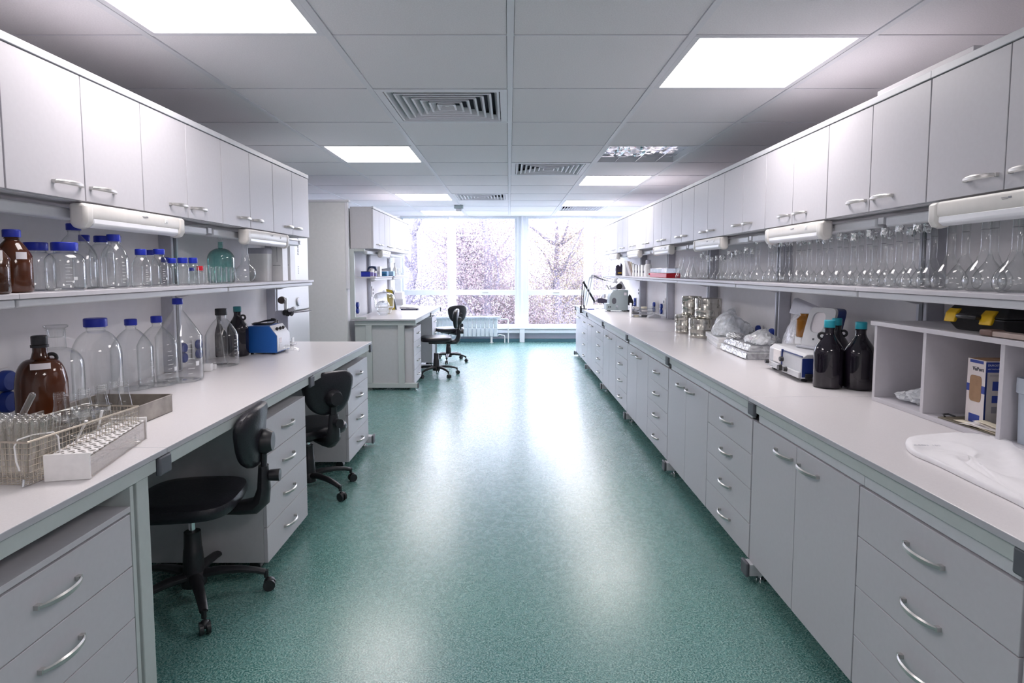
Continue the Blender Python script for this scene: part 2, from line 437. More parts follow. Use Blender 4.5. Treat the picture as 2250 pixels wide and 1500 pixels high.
# ------------------------------------------------------------------ window wall
M_WFR = mat('window_frame', (.80, .84, .90), .4, var=.01)
xl = [-2.17, -1.205, -1.105, .15, .36, 1.54, 1.66, 2.5]
f = MB()
for a, b in ((-1.205, -1.105), (.15, .36), (1.54, 1.66), (-2.21, -2.15), (2.44, 2.5)): f.box(a, b, YW + .02, YW + .12, .27, ZC)
f.box(.235, .275, YW - .02, YW + .02, .27, ZC)
struct(f.build('trim_2', M_WFR, bevel=.006))
bays = [(-2.15, -1.205), (-1.105, .15), (.36, 1.54), (1.66, 2.44)]
for n, (a, b) in enumerate(bays):
    f = MB()
    f.box(a, b, YW + .03, YW + .1, .925, 1.03).box(a, b, YW + .03, YW + .1, ZC - .05, ZC).box(a, b, YW + .03, YW + .1, .27, .33)
    f.box(a, a + .035, YW + .035, YW + .095, .33, ZC - .05).box(b - .035, b, YW + .035, YW + .095, .33, ZC - .05)
    w = struct(f.build('window_%d' % (n + 1), M_WFR, bevel=.004))
    for z0, z1 in ((.33, .925), (1.03, ZC - .05)):
        MB().box(a + .035, b - .035, YW + .06, YW + .066, z0, z1).build('glass_pane', G_PANE, w, smooth=False)
    if n in (1, 2):
        MB().box((a + b) / 2 - .06, (a + b) / 2 + .06, YW + .015, YW + .03, .965, .985).build('window_handle', M_HANDLE, w, bevel=.004)
# low boxed ledge under the window
f = MB()
f.box(-2.17, 2.5, 11.98, YW + .02, .255, .285)
f.box(-2.17, 2.5, 12.0, 12.02, .18, .24)
for x in (-1.1, .26, 1.6): f.box(x - .05, x + .05, 11.985, 12.02, 0, .255)
struct(f.build('trim_3', M_WFR, bevel=.003))
struct(MB().box(-2.17, 2.5, 12.1, 12.14, .06, .25).build('trim_4', M_LILAC, smooth=False))
struct(MB().box(-2.17, 2.5, 12.02, 12.1, 0.001, .06).build('baseboard_window', mat('teal_base', (.06, .16, .20), .5), smooth=False))
# radiator
rl = thing('radiator', 'white sectional radiator under the window', 'radiator', (-1.56, 11.9, 0))
NS = 16
for k in range(NS):
    x0 = k * .0835
    m = MB()
    m.box(x0 + .003, x0 + .0805, -.03, .03, .12, .485)
    m.box(x0 + .012, x0 + .071, -.045, -.03, .13, .29)
    m.box(x0 + .012, x0 + .071, -.045, -.03, .31, .42)
    m.box(x0 + .02, x0 + .036, -.042, -.03, .435, .475).box(x0 + .046, x0 + .062, -.042, -.03, .435, .475)
    m.build('section', mat('radiator_white', (.72, .78, .84), .35), rl, bevel=.005)
MB().box(-.02, NS * .0835 + .03, -.09, .09, .50, .525).build('shelf_board', M_WFR, rl, bevel=.003)
for x in (.25, NS * .0835 - .12):
    MB().box(x - .02, x + .02, -.02, .02, 0.004, .13).box(x - .04, x + .04, -.035, .035, 0, .006).build('foot', M_WHITE, rl, bevel=.002)
MB().tube([(NS * .0835, 0, .15), (NS * .0835 + .1, 0, .15), (NS * .0835 + .13, 0, .14), (NS * .0835 + .14, 0, .11), (NS * .0835 + .14, 0, 0)], .011).build('lower_pipe', M_WHITE, rl)
MB().tube([(NS * .0835, 0, .47), (NS * .0835 + .18, 0, .47), (NS * .0835 + .205, 0, .46), (NS * .0835 + .21, 0, .43), (NS * .0835 + .21, 0, 0)], .011).build('upper_pipe', M_WHITE, rl)
MB().cyl((NS * .0835 + .05, 0, .465), (NS * .0835 + .05, 0, .54), .016).cyl((NS * .0835 + .02, 0, .15), (NS * .0835 + .07, 0, .15), .018).build('valve', M_CHROME, rl)

# ------------------------------------------------------------------ fridge in the recess
fr = thing('fridge', 'tall white fridge with two doors behind the end of the left bench', 'fridge', (-1.98, 5.05, 0))
MB().box(-.62, -.04, 0, .92, .04, 2.0).build('cabinet_body', mat('fridge_white', (.53, .54, .57), .35, var=.01), fr, bevel=.006)
ud = MB().box(-.038, .012, 0, .92, 1.05, 2.0).build('upper_door', MATS['fridge_white'], fr, bevel=.008)
ld = MB().box(-.038, .012, 0, .92, .08, 1.04).build('lower_door', MATS['fridge_white'], fr, bevel=.008)
MB().box(-.6, -.06, .02, .9, 0, .05).build('plinth', M_PAD, fr)
m = MB(); m.lathe([(.0, 0), (.035, 0), (.042, .008), (.036, .016), (0, .018)], 20); m.rot(PI / 2, 'Y'); m.move((.012, .60, 1.13))
m.build('grip_cup', M_ALU, ud)
text('FORMA', .052, 'lettering', M_GREYINK, ud, (.0135, .66, 1.56), (Matrix.Rotation(PI / 2, 3, 'Z') @ Matrix.Rotation(PI / 2, 3, 'X') @ Matrix.Rotation(PI / 2, 3, 'Z')).to_euler(), .0004)
m = MB()
for k in range(4): m.box(.012, .0135, .63, .65, 1.45 - .02 * k, 1.46 - .02 * k)
m.build('small_print', M_GREYINK, ud, smooth=False)
# ------------------------------------------------------------------ furniture.  Local frame: x into the wall from the door plane, y along, z up.
def handle_mb(y, z, L=.15, x=0.):
    """satin bow handle, horizontal along y"""
    m = MB(); N = 12; rings = []
    for i in range(N + 1):
        s = -1 + 2 * i / N
        out = .006 + .026 * (1 - s * s) ** .75
        hw = .0055 + .0035 * (1 - abs(s) ** 2)
        yy = y + s * L / 2
        rings.append([(x - out, yy, z - hw), (x - out - .004, yy, z - hw * .5), (x - out - .004, yy, z + hw * .5), (x - out, yy, z + hw), (x - out + .003, yy, z + hw * .6), (x - out + .003, yy, z - hw * .6)])
    m.loft(rings)
    for s in (-1, 1):
        m.box(x - .012, x, y + s * (L / 2 - .006) - .007, y + s * (L / 2 - .006) + .007, z - .006, z + .006)
    return m
def upper_cabinet(W, H, D, label, loc, rz, group):
    t = thing('wall_cabinet', label, 'cabinet', loc, rz, group)
    MB().box(.019, D, .001, W - .001, 0, H).build('body', M_BODY, t, bevel=.0015)
    MB().box(-.004, .018, .0, W, H - .022, H + .006).build('top_trim', M_RAIL, t, bevel=.002)
    for k in (0, 1):
        d = MB().box(0, .018, .003 + k * W / 2, W / 2 - .0015 + k * W / 2 - .0015 * k, .003, H - .026).build('door', M_CAB, t, bevel=.0015)
        handle_mb(W / 2 + (-.095 if k == 0 else .095), .055, .145).build('handle', M_HANDLE, d)
    return t
def door_cabinet(W, label, loc, rz, group):
    t = thing('door_cabinet', label, 'cabinet', loc, rz, group)
    MB().box(.019, .58, .001, W - .001, .10, .735).build('body', M_EDGE, t, bevel=.0015)
    for k in (0, 1):
        d = MB().box(0, .018, .002 + k * W / 2, W / 2 - .0015 + k * (W / 2 - .0005), .088, .742).build('door', M_CAB, t, bevel=.0015)
        handle_mb(W / 2 + (-.10 if k == 0 else .10), .682, .15).build('handle', M_HANDLE, d)
    return t
def drawer_cabinet(W, label, loc, rz, group, z0=.088, z1=.742, cast=False):
    t = thing('drawer_cabinet', label, 'cabinet', loc, rz, group)
    b = MB().box(.019, .58, .001, W - .001, z0 + .002, z1 - .003)
    b.build('body', M_EDGE if not cast else M_BODY, t, bevel=.0015)
    h = (z1 - z0) / 4
    for k in range(4):
        d = MB().box(0, .018, .002, W - .002, z0 + k * h + .0015, z0 + (k + 1) * h - .0015).build('drawer', M_CAB, t, bevel=.0015)
        handle_mb(W / 2, z0 + (k + .52) * h, .15).build('handle', M_HANDLE, d)
    if cast:
        for x in (.08, .5):
            for y in (.06, W - .06):
                MB().cyl((x, y - .022, .029), (x, y + .022, .029), .028, n=20).box(x - .02, x + .02, y - .026, y + .026, .04, z0 + .002).build('castor', M_BLACK, t, bevel=.003)
    return t
def bench_frame(label, loc, rz, group, W=1.463, apron=True, foot=True, post=False):
    """steel C-frame at the start of a module with the front beam that runs to the next one"""
    t = thing('bench_trestle', label, 'bench frame', loc, rz, group)
    if foot:
        MB().box(-.015, .76, -.03, .03, .03, .086).build('foot_beam', M_RAIL, t, bevel=.003)
        MB().box(-.032, -.016, -.034, .034, .026, .092).build('end_cap', M_PAD, t, bevel=.006)
        for x in (.05, .7):
            MB().lathe([(0, 0), (.022, 0), (.022, .008), (.008, .009), (.008, .03), (0, .03)], 16, (x, 0, 0)).build('levelling_foot', M_CHROME, t)
    MB().box(.70, .76, -.03, .03, .086 if foot else 0, .83).build('rear_post', M_RAIL, t, bevel=.002)
    MB().box(.0, .70, -.03, .03, .785, .829).build('top_arm', M_RAIL, t, bevel=.002)
    MB().box(-.022, -.004, -.034, .034, .768, .829).build('arm_end_cap', M_PAD, t, bevel=.006)
    MB().box(-.01, .03, .036, W - .036, .786, .829).build('front_beam', M_FRAME, t, bevel=.002)
    if apron:
        MB().box(.004, .02, .036, .62, .746, .784).build('apron_panel', M_RAIL, t, bevel=.0015)
        MB().box(.004, .02, .623, W - .036, .746, .784).build('apron_panel', M_RAIL, t, bevel=.0015)
    if post:
        MB().box(.0, .05, -.03, .03, .02, .785).build('front_post', M_FRAME, t, bevel=.003)
    return t
def shelf_unit(label, loc, rz, group, W=1.463):
    """reagent shelf: x=0 is the front lip; post at the module line"""
    t = thing('reagent_shelf', label, 'shelf', loc, rz, group)
    MB().box(0, .30, .001, W - .001, 1.329, 1.345).build('board', M_CAB, t, bevel=.001)
    MB().box(.01, .05, .004, W - .004, 1.300, 1.3285).build('front_rail', M_RAIL, t, bevel=.006)
    MB().box(.30, .38, -.035, .035, .852, 1.70).build('post', M_ALU, t, bevel=.004)
    MB().box(.297, .3, -.012, .012, .86, 1.69).build('slot_strip', M_PAD, t)
    MB().box(.10, .155, .035, W - .035, 1.612, 1.655).build('light_rail', M_RAIL, t, bevel=.008)
    MB().box(.10, .31, -.02, .02, 1.625, 1.655).build('top_arm', M_RAIL, t, bevel=.002)
    MB().prism([(.06, 1.328), (.3, 1.328), (.3, 1.27), (.27, 1.27)], 'y', -.012, .012).build('bracket', M_RAIL, t, bevel=.002)
    return t
def strip_lamp(label, loc, rz, group, L=.70):
    t = thing('under_cabinet_lamp', label, 'lamp', loc, rz, group)
    prof = [(.0, 0), (.05, 0), (.05, -.05), (.035, -.062), (.0, -.062), (-.006, -.05), (-.006, -.012)]
    MB().prism([(a, b) for a, b in prof], 'y', .045, L - .045).build('housing', M_CREAM, t, bevel=.003)
    capp = [(-.004, 0), (.054, 0), (.054, -.075), (.045, -.092), (.025, -.096), (.004, -.09), (-.010, -.07), (-.010, -.012)]
    for a, b in ((0, .05), (L - .05, L)):
        MB().prism(capp, 'y', a, b).build('end_cap', M_CREAM, t, bevel=.012, seg=3)
    MB().prism([(-.004, -.052), (.042, -.052), (.042, -.078), (.036, -.088), (.015, -.09), (-.004, -.078)], 'y', .051, L - .051).build('diffuser', M_DIFF, t, bevel=.006)
    MB().box(-.009, -.005, .15, .172, -.036, -.018).box(-.011, -.008, .155, .167, -.032, -.022).build('switch', M_WHITE, t, bevel=.001)
    m = MB().box(-.0075, -.0055, .30, .312, -.024, -.018).box(-.0075, -.0055, .314, .34, -.021, -.0195).box(-.0075, -.0055, .314, .336, -.0255, -.024)
    m.build('printed_mark', M_GREYINK, t, smooth=False)
    return t
R180 = PI
YB = [-.206 + 1.463 * k for k in range(8)]      # right-hand module lines: -.206 1.257 2.72 4.183 5.646 7.109 8.572 10.035
near = lambda k: ORD[k]
# ---- right row
for k in range(7):
    y = YB[k]; vis = k - 1
    pos = ('%s from the near end' % ORD[vis]) if vis >= 0 else 'partly beside the camera'
    if k == 6: pos = 'nearest the window'
    drawer_cabinet(.615, 'white four-drawer base cabinet of the right bench, %s' % pos, (1.11, y + .004, 0), 0, 'drawer base cabinets of the right bench')
    door_cabinet(.838, 'white two-door base cabinet of the right bench, %s' % pos, (1.11, y + .621, 0), 0, 'door base cabinets of the right bench')
for k in range(8):
    y = YB[k]; vis = k - 1
    pos = ('%s from the near end' % ORD[vis]) if vis >= 0 else 'beside the camera'
    if k == 7: pos = 'at the window end'
    bench_frame('pale steel bench frame with foot under the right bench, %s' % pos, (1.11, y - .02, 0), 0, 'right bench frames', W=1.463 if k < 7 else .11, apron=k < 7)
for k in range(7):
    y = YB[k]; vis = k - 1
    pos = ('%s from the near end' % ORD[vis]) if vis >= 0 else 'beside the camera'
    shelf_unit('white wall shelf section with posts over the right bench, %s' % pos, (1.55, y, 0), 0, 'shelf sections over the right bench')
for n, (a, b, w) in enumerate(((-.226, 2.718, 'nearest slab, under the pigeonhole unit'), (2.722, 5.64, 'second slab, under the black jugs and steel drums'),
                               (5.644, 8.57, 'third slab from the camera'), (8.574, 10.05, 'far slab at the window, under the desk lamps'))):
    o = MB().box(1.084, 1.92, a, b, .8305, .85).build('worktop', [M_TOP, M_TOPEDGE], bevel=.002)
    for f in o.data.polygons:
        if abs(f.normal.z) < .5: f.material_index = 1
    tag(o, 'pale grey worktop of the right bench, %s' % w, 'worktop', 'right bench worktops')
CW = .7325
n = 0
for k in range(14):
    y = 10.40 - CW * (k + 1)
    if y < -.5: break
    idx = k
    lab = 'white two-door wall cabinet of the right row, %s from the window' % ORD[idx]
    upper_cabinet(CW, .487, .335, lab, (1.59, y, 1.676), 0, 'right wall cabinets')
for k in range(7):
    y = 2.31 + 1.463 * (k - 1)
    if k == 0: lab = 'under-cabinet strip lamp beside the camera, right row'
    else: lab = 'white strip lamp under the right wall cabinets, %s from the camera' % ORD[k - 1]
    strip_lamp(lab, (1.585, y - .68, 1.672), 0, 'strip lamps under the right cabinets', .68)
# ---- left near row (fronts face +x: turned half round)
YL = [4.86 - 1.463 * k for k in range(5)]        # 4.86 3.397 1.934 .471 -.99
for k in range(4):
    pos = ['at the far end', 'second from the far end', 'over the brown jug', 'beside the camera'][k]
    bench_frame('grey-green bench frame of the left bench, %s' % pos, (-1.125, YL[k] - .02, 0), R180, 'left bench frames', apron=False, foot=(k == 0))
    shelf_unit('white wall shelf section with posts over the left bench, %s' % pos, (-1.56, YL[k], 0), R180, 'shelf sections over the left bench')
for a, b, w in ((-.98, 1.925, 'near slab under the wire basket'), (1.927, 4.86, 'far slab under the glass bottles')):
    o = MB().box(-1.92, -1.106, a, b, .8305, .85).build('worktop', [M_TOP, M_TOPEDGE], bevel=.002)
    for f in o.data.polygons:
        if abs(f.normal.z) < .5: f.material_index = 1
    tag(o, 'pale grey worktop of the left bench, %s' % w, 'worktop', 'left bench worktops')
for k in range(8):
    lab = 'white two-door wall cabinet of the left row, %s from its far end' % ORD[k]
    upper_cabinet(.7315, .487, .335, lab, (-1.59, 4.868 - .7315 * k, 1.676), R180, 'left wall cabinets')
for k in range(4):
    lab = ['white strip lamp under the left cabinets, above the white cartons', 'white strip lamp under the left cabinets, above the blue-capped bottles',
           'under-cabinet strip lamp at the left edge', 'under-cabinet strip lamp behind the camera on the left'][k]
    strip_lamp(lab, (-1.585, 4.39 - 1.41 * k, 1.672), R180, 'strip lamps under the left cabinets', .70)
# rolling drawer units under the left bench
drawer_cabinet(.56, 'white drawer unit on castors under the left bench, between the two black chairs', (-1.12, 3.29, 0), R180, 'drawer units under the left bench', .062, .735, True)
drawer_cabinet(.60, 'white drawer unit on castors at the far end of the left bench', (-1.135, 4.82, 0), R180, 'drawer units under the left bench', .062, .735, True)
t = drawer_cabinet(.60, 'white drawer unit below an open slot, at the lower left corner', (-1.125, 1.755, 0), R180, 'drawer units under the left bench', .062, .70, True)
MB().box(.0, .58, -.001, .601, .705, .722).build('top_board', M_CAB, t, bevel=.001)
MB().box(.0, .58, -.018, -.002, .03, .78).build('side_panel', M_FRAME, t, bevel=.001)
lg = thing('bench_trestle', 'grey-green square bench leg beside the lower left drawer unit', 'bench leg', (-1.125, 1.84, 0), R180)
MB().box(.0, .05, -.01, .05, .012, .785).build('post', M_FRAME, lg, bevel=.003)
MB().box(-.004, .054, -.014, .054, 0, .012).build('foot_pad', M_PAD, lg, bevel=.002)
# ---- left far bench
YF0, YF1 = 7.14, 9.80
fb = thing('bench_end_trestle', 'grey-green panelled end frame of the far left bench', 'bench frame', (-1.12, YF0, 0), R180)
M_EPAN = mat('end_panel', (.55, .56, .58), .5, var=.02)
MB().box(-.02, .70, -.03, .02, .775, .829).build('top_beam', M_FRAME, fb, bevel=.003)
MB().box(-.035, .70, -.03, .02, .03, .085).build('bottom_beam', M_FRAME, fb, bevel=.003)
MB().box(.12, .19, -.03, .02, .085, .775).build('post', M_FRAME, fb, bevel=.003)
MB().box(.50, .57, -.03, .02, .085, .775).build('post', M_FRAME, fb, bevel=.003)
MB().box(.57, .70, -.03, .0, .085, .775).build('side_panel', M_FRAME, fb, bevel=.002)
MB().box(.19, .50, -.03, -.018, .085, .775).build('recessed_panel', M_EPAN, fb, bevel=.001)
MB().box(-.05, -.036, .004, .024, .03, .09).build('end_cap', M_PAD, fb, bevel=.004)
for z in (.79, .812): MB().cyl((.0, -.034, z), (.0, -.03, z), .006).build('bolt', M_PAD, fb)
for x in (-.01, .6):
    MB().lathe([(0, 0), (.022, 0), (.022, .008), (.008, .009), (.008, .03), (0, .03)], 16, (x, -.005, 0)).build('levelling_foot', M_CHROME, fb)
bench_frame('grey bench frame at the middle of the far left bench', (-1.12, 8.55, 0), R180, 'far left bench frames', 1.36, False)
bench_frame('grey bench frame at the window end of the far left bench', (-1.12, 9.78, 0), R180, 'far left bench frames', 1.2, False)
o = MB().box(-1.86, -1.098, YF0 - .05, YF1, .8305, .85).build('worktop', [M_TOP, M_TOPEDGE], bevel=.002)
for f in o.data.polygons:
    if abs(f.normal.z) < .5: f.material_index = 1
tag(o, 'pale grey worktop of the far left bench under the desiccators', 'worktop')
drawer_cabinet(.56, 'white four-drawer unit at the near end of the far left bench', (-1.13, YF0 + .60, 0), R180, 'drawer units of the far left bench', .062, .735, True)
drawer_cabinet(.52, 'white four-drawer unit behind the two far chairs', (-1.13, 9.40, 0), R180, 'drawer units of the far left bench', .062, .735, True)
er = thing('rack_upright', 'grey upright end frame of the rack over the far left bench', 'rack frame', (-1.87, YF0, 0))
MB().box(.01, .065, -.045, .0, .852, 1.672).build('post', M_FRAME, er, bevel=.003)
MB().box(.066, .20, -.045, -.01, .852, .875).build('foot', M_FRAME, er, bevel=.003)
MB().box(.066, .19, -.045, -.01, 1.64, 1.67).build('top_arm', M_FRAME, er, bevel=.003)
for k in range(2):
    shelf_unit('white wall shelf section over the far left bench, %s' % ['near the blue boxes', 'at the window end'][k], (-1.60 + .035, YF0 + 1.30 * (k + 1) - (.26 if k == 0 else .2), 0), R180, 'far left shelf sections', 1.05 if k == 0 else 1.24)
for k in range(4):
    upper_cabinet(.655, .487, .27, 'white two-door wall cabinet over the far left bench, %s from the camera' % ORD[k], (-1.59, 7.16 + .655 * (k + 1), 1.676), R180, 'far left wall cabinets')
strip_lamp('white strip lamp under the far left wall cabinets', (-1.585, 8.15, 1.672), R180, None, .55)

t = thing('flat_board', 'white flat board lying on top of the right wall cabinets', 'board', (1.60, 2.16, 2.1695))
MB().box(.005, .26, 0, .55, .0005, .026).build('board', M_CAB, t, bevel=.002)
# ------------------------------------------------------------------ swivel chairs.  Local frame: sitter faces -x, z up from floor
def chair(label, loc, rz, zs, zb, rzbase):
    t = thing('swivel_chair', label, 'chair', loc, rz, 'black swivel chairs')
    # star base
    cr, sr = math.cos(rzbase), math.sin(rzbase)
    MB().lathe([(0, .07), (.05, .07), (.052, .10), (.045, .125), (.036, .14), (0, .14)], 24).build('hub', M_BLACK, t)
    for k in range(5):
        a = rzbase + 2 * PI * k / 5
        c, s = math.cos(a), math.sin(a)
        P = [(.03, .112), (.10, .118), (.18, .112), (.25, .097), (.285, .084)]
        L = MB().tube([(c * r, s * r, z) for r, z in P], [.026, .024, .021, .018, .016], 10, flat=.75, up=(0, 0, 1)).build('leg', M_BLACK, t)
        m = MB()
        px, py = c * .29, s * .29
        tx, ty = -s, c
        m.cyl((px, py, .06), (px, py, .092), .010)
        ox, oy = px + c * .012, py + s * .012
        for d in (-.02, .006):
            m.tube([(ox + tx * d, oy + ty * d, .026), (ox + tx * (d + .014), oy + ty * (d + .014), .026)], .0255, 20)
        m.sphere((ox, oy, .04), .019)
        m.build('castor', M_BLACK, L)
    # column
    MB().lathe([(0, .13), (.043, .13), (.040, .20), (.037, .23), (.0355, .232), (.033, .305), (.0, .305)], 24).build('column_cover', M_BLACK, t)
    MB().lathe([(0, .30), (.014, .30), (.014, zs - .05), (0, zs - .05)], 20).build('gas_lift', M_CHROME, t)
    # seat: thick rounded pad with a waterfall edge
    rings = []
    for z, k in ((-.012, .86), (-.008, .95), (.010, .995), (.026, 1.0), (.040, .975), (.048, .90), (.050, .7), (.048, .35)):
        rings.append([(x * k * (1.03 if x < 0 else 1.), y * k, zs - .03 + z) for x, y in sup(.207, .218, 40, 3.5)])
    MB().loft(rings).build('seat', M_LEATHER, t)
    MB().box(-.10, .12, -.085, .085, zs - .075, zs - .042).build('seat_plate', M_BLACK, t, bevel=.01)
    MB().tube([(.03, .09, zs - .062), (.02, .16, zs - .064), (.0, .205, zs - .066)], [.007, .007, .011], 8).build('lever', M_BLACK, t)
    # L-shaped back support
    pts = [(.10, 0, zs - .06), (.20, 0, zs - .062), (.262, 0, zs - .056), (.290, 0, zs - .03), (.300, 0, zs + .02), (.300, 0, zs + .12)]
    MB().tube(pts, [.034, .042, .050, .050, .040, .030], 12, flat=.7, up=(0, 0, 1)).build('back_support', M_BLACK, t)
    MB().tube([(.30, 0, zs + .06), (.305, 0, zs + .20), (.31, 0, zb - .15)], [.022, .021, .021], 10, flat=.6, up=(1, 0, 0)).build('back_bar', M_BLACK, t)
    MB().cyl((.325, 0, zs + .075), (.368, 0, zs + .075), .024, .027, 20).build('clamp_knob', M_BLACK, t)
    # back rest: shield-shaped cushion bent round the sitter
    Zc = zb - .145
    out = []
    for i in range(40):
        a = 2 * PI * i / 40; c, s = math.cos(a), math.sin(a)
        hh = .133 * math.copysign(abs(s) ** (2 / 2.9), s); w = .174 * math.copysign(abs(c) ** (2 / 2.9), c)
        w *= 1.0 + .22 * (hh / .133) - .06
        out.append((w, hh))
    rings = []
    for d, k in ((.018, .35), (.020, .8), (.014, .95), (.004, 1.0), (-.012, 1.), (-.026, .95), (-.034, .80), (-.036, .35)):
        ring = []
        for w, h in out:
            y, z = w * k, h * k
            x = .285 + d - 1.3 * y * y * (1 if True else 0) + .10 * z
            ring.append((x, y, Zc + z))
        rings.append(ring)
    MB().loft(rings).build('backrest', M_LEATHER, t)
    MB().lathe([(0, -.03), (.05, -.03), (.055, 0), (.04, .028), (0, .03)], 20).rot(PI / 2, 'Y').move((.315, 0, Zc - .03)).build('pivot_cover', M_BLACK, t)
    return t
chair('black swivel chair nearest the camera, seen from the side', (-1.36, 2.53, 0), 0.14, .46, .86, math.radians(8))
chair('black swivel chair tucked between the left drawer units, its back to the camera', (-1.29, 3.82, 0), math.radians(-41), .43, .825, math.radians(9))
chair('black swivel chair in front of the far left bench, nearer of the two', (-.985, 8.16, 0), .10, .515, .915, math.radians(-56))
chair('black swivel chair by the window, behind the other far chair', (-.95, 9.46, 0), math.radians(-50), .515, .905, math.radians(-40))
# ------------------------------------------------------------------ glassware
ZS, ZB = 1.3455, .8505       # shelf and bench tops
def prof_bottle(r, h, rn, zs, zn, foot=.06, neck_top=None, conic=.5):
    """reagent bottle: straight body, rounded or conical shoulder, neck"""
    f = min(.012, r * .18); nt = neck_top or h
    P = [(0, .003), (r * .8, .003), (r - f, 0), (r - f * .3, f * .3), (r, f)]
    P += [(r, zs * .5), (r, zs)]
    N = 14
    for i in range(1, N + 1):
        t = i / N
        rr = rn + (r - rn) * ((1 - conic) * math.cos(t * PI / 2) ** 1.0 + conic * (1 - t))
        zz = zs + (zn - zs) * ((1 - conic) * math.sin(t * PI / 2) + conic * t)
        if conic < 0:      # round shoulder that sweeps into the neck
            rr = rn + (r - rn) * (.5 + .5 * math.cos(PI * t)) ** .9; zz = zs + (zn - zs) * (t ** .9)
            if conic < -2:      # domed shoulder with a short flare under the neck
                q = min(1, t / .72); r1 = rn * 1.3
                rr = r1 + (r - r1) * math.cos(q * PI / 2) ** .8 if t < .72 else r1 + (rn - r1) * (t - .72) / .28
                zz = zs + (zn - zs) * (.80 * math.sin(q * PI / 2) if t < .72 else .80 + .20 * (t - .72) / .28)
        P.append((rr, zz))
    P += [(rn, zn + (nt - zn) * .5), (rn, nt)]
    return P
def cap_prof(r, z0, z1):
    return [(0, z1 - .002), (r * .82, z1 - .001), (r * .9, z1), (r * .96, z1 - .001), (r, z1 - .004), (r, z0 + .002), (r * .985, z0), (0, z0)]
def ribbed_cap(r, z0, z1, name, m, parent, n=48):
    b = MB(); rings = []
    for z, k in ((z0, .985), (z0 + .002, 1.), (z1 - .005, 1.), (z1 - .002, .985), (z1 - .0005, .94), (z1, .88), (z1 - .0015, .8), (z1 - .0015, .2)):
        rings.append([(r * k * (1 + (.012 if i % 2 else -.012) * (1 if k >= .985 else 0)) * math.cos(2 * PI * i / n), r * k * (1 + (.012 if i % 2 else -.012) * (1 if k >= .985 else 0)) * math.sin(2 * PI * i / n), z) for i in range(n)])
    return b.loft(rings).build(name, m, parent, ang=50)
def facing(x, y):
    """angle (local, unrotated) that looks from the thing to the camera"""
    return math.atan2(-y, -x)
def place(px, pb, z, w, dx=0., dy=0.):
    """left shelf: depth from the row on the board (dy>0 = back row); bench: depth from the base rim"""
    if z == ZS:
        r = .05
        for _ in range(8):
            x = -min(1.572 + r + dy, max(1.572 + r, 1.855 - r))
            y = x * FPX / (px - CX); r = w / 2 * y / FPX * offaxis(px)
        return x + dx, y, r
    x, y, r = spot(px, pb, z, w)
    y += dy; r = w / 2 * y / FPX * offaxis(px)
    return (px - CX) / FPX * y + dx, y, r
def bottle(name, label, cat, px, pb, z, w, ptop, pcap=None, wc=None, group=None, glassm=None, capm=None, conic=.45, shoulder=.62, wide=None, grad=False, paper=None, ring=None, dx=0., dy=0., fill=None, collar=False, contents=None):
    """px,w: body axis and width; pb/ptop: bottom rim and cap top; pcap: cap bottom"""
    x, y, r = place(px, pb, z, w, dx, dy)
    H = zat(ptop, y) - z
    zc = (zat(pcap, y) - z) if pcap else H
    rc = wc / 2 * y / FPX * offaxis(px) if wc else r * .4
    t = thing(name, label, cat, (x, y, z), 0, group)
    rn = rc * (.90 if conic < 0 else .80)
    zs = zc * shoulder if shoulder < 1 else zat(shoulder, y) - z
    zn = zc - max(.006, (zc - zs) * .16)
    P = prof_bottle(r, H, rn, zs, zn, neck_top=zc + (.6 * (H - zc) if pcap else 0), conic=conic)
    if pcap:   # pouring ring under the cap
        k = len(P) - 1
        P = P[:-1] + [(rn, zc - .007), (rn * 1.12, zc - .0055), (rn * 1.12, zc - .002), (rn * .98, zc - .001)] + P[-1:]
    MB().lathe(P, 40).build('glass_body', glassm or G_CLEAR, t, ang=60)
    if pcap: ribbed_cap(rc, zc, H, 'cap', capm or M_CAPBLUE, t)
    a = facing(x, y)
    if collar: MB().lathe([(rc * .9, zc - .012), (rc * 1.12, zc - .011), (rc * 1.12, zc - .002), (rc * .9, zc - .001)], 32).build('collar', capm or M_BLACK, t)
    if grad:
        m = MB(); off = a + grad
        for q in range(7):
            zz = zs * (.2 + .11 * q)
            m.patch(r + .0006, zz, zz + .0018, off - .16, off + (.16 if q % 2 else .05), 5)
        m.patch(r + .0006, zs * .36, zs * .46, off + .22, off + .42, 5)
        m.build('graduation', M_MARK, t, smooth=True)
    if paper:
        z0, z1, a0, a1 = paper
        MB().patch(r + .0008, z0 * H, z1 * H, a + a0, a + a1, 10).build('paper_label', M_LABEL, t)
    if ring is not None:
        aa = ring; rr = rn + .002; hz = zs + (zc - zs) * .70
        c, s = math.cos(aa), math.sin(aa); R = max(.014, rc * .62)
        pts = [(c * (rr + R * .55 + R * math.cos(b)), s * (rr + R * .55 + R * math.cos(b)), hz - .004 + R * .95 * math.sin(b)) for b in [PI * .82 - i * PI * 1.62 / 14 for i in range(15)]]
        MB().tube(pts, [.0065] * 13 + [.006, .005], 8).build('ring_handle', M_BLACK, t)
    return t
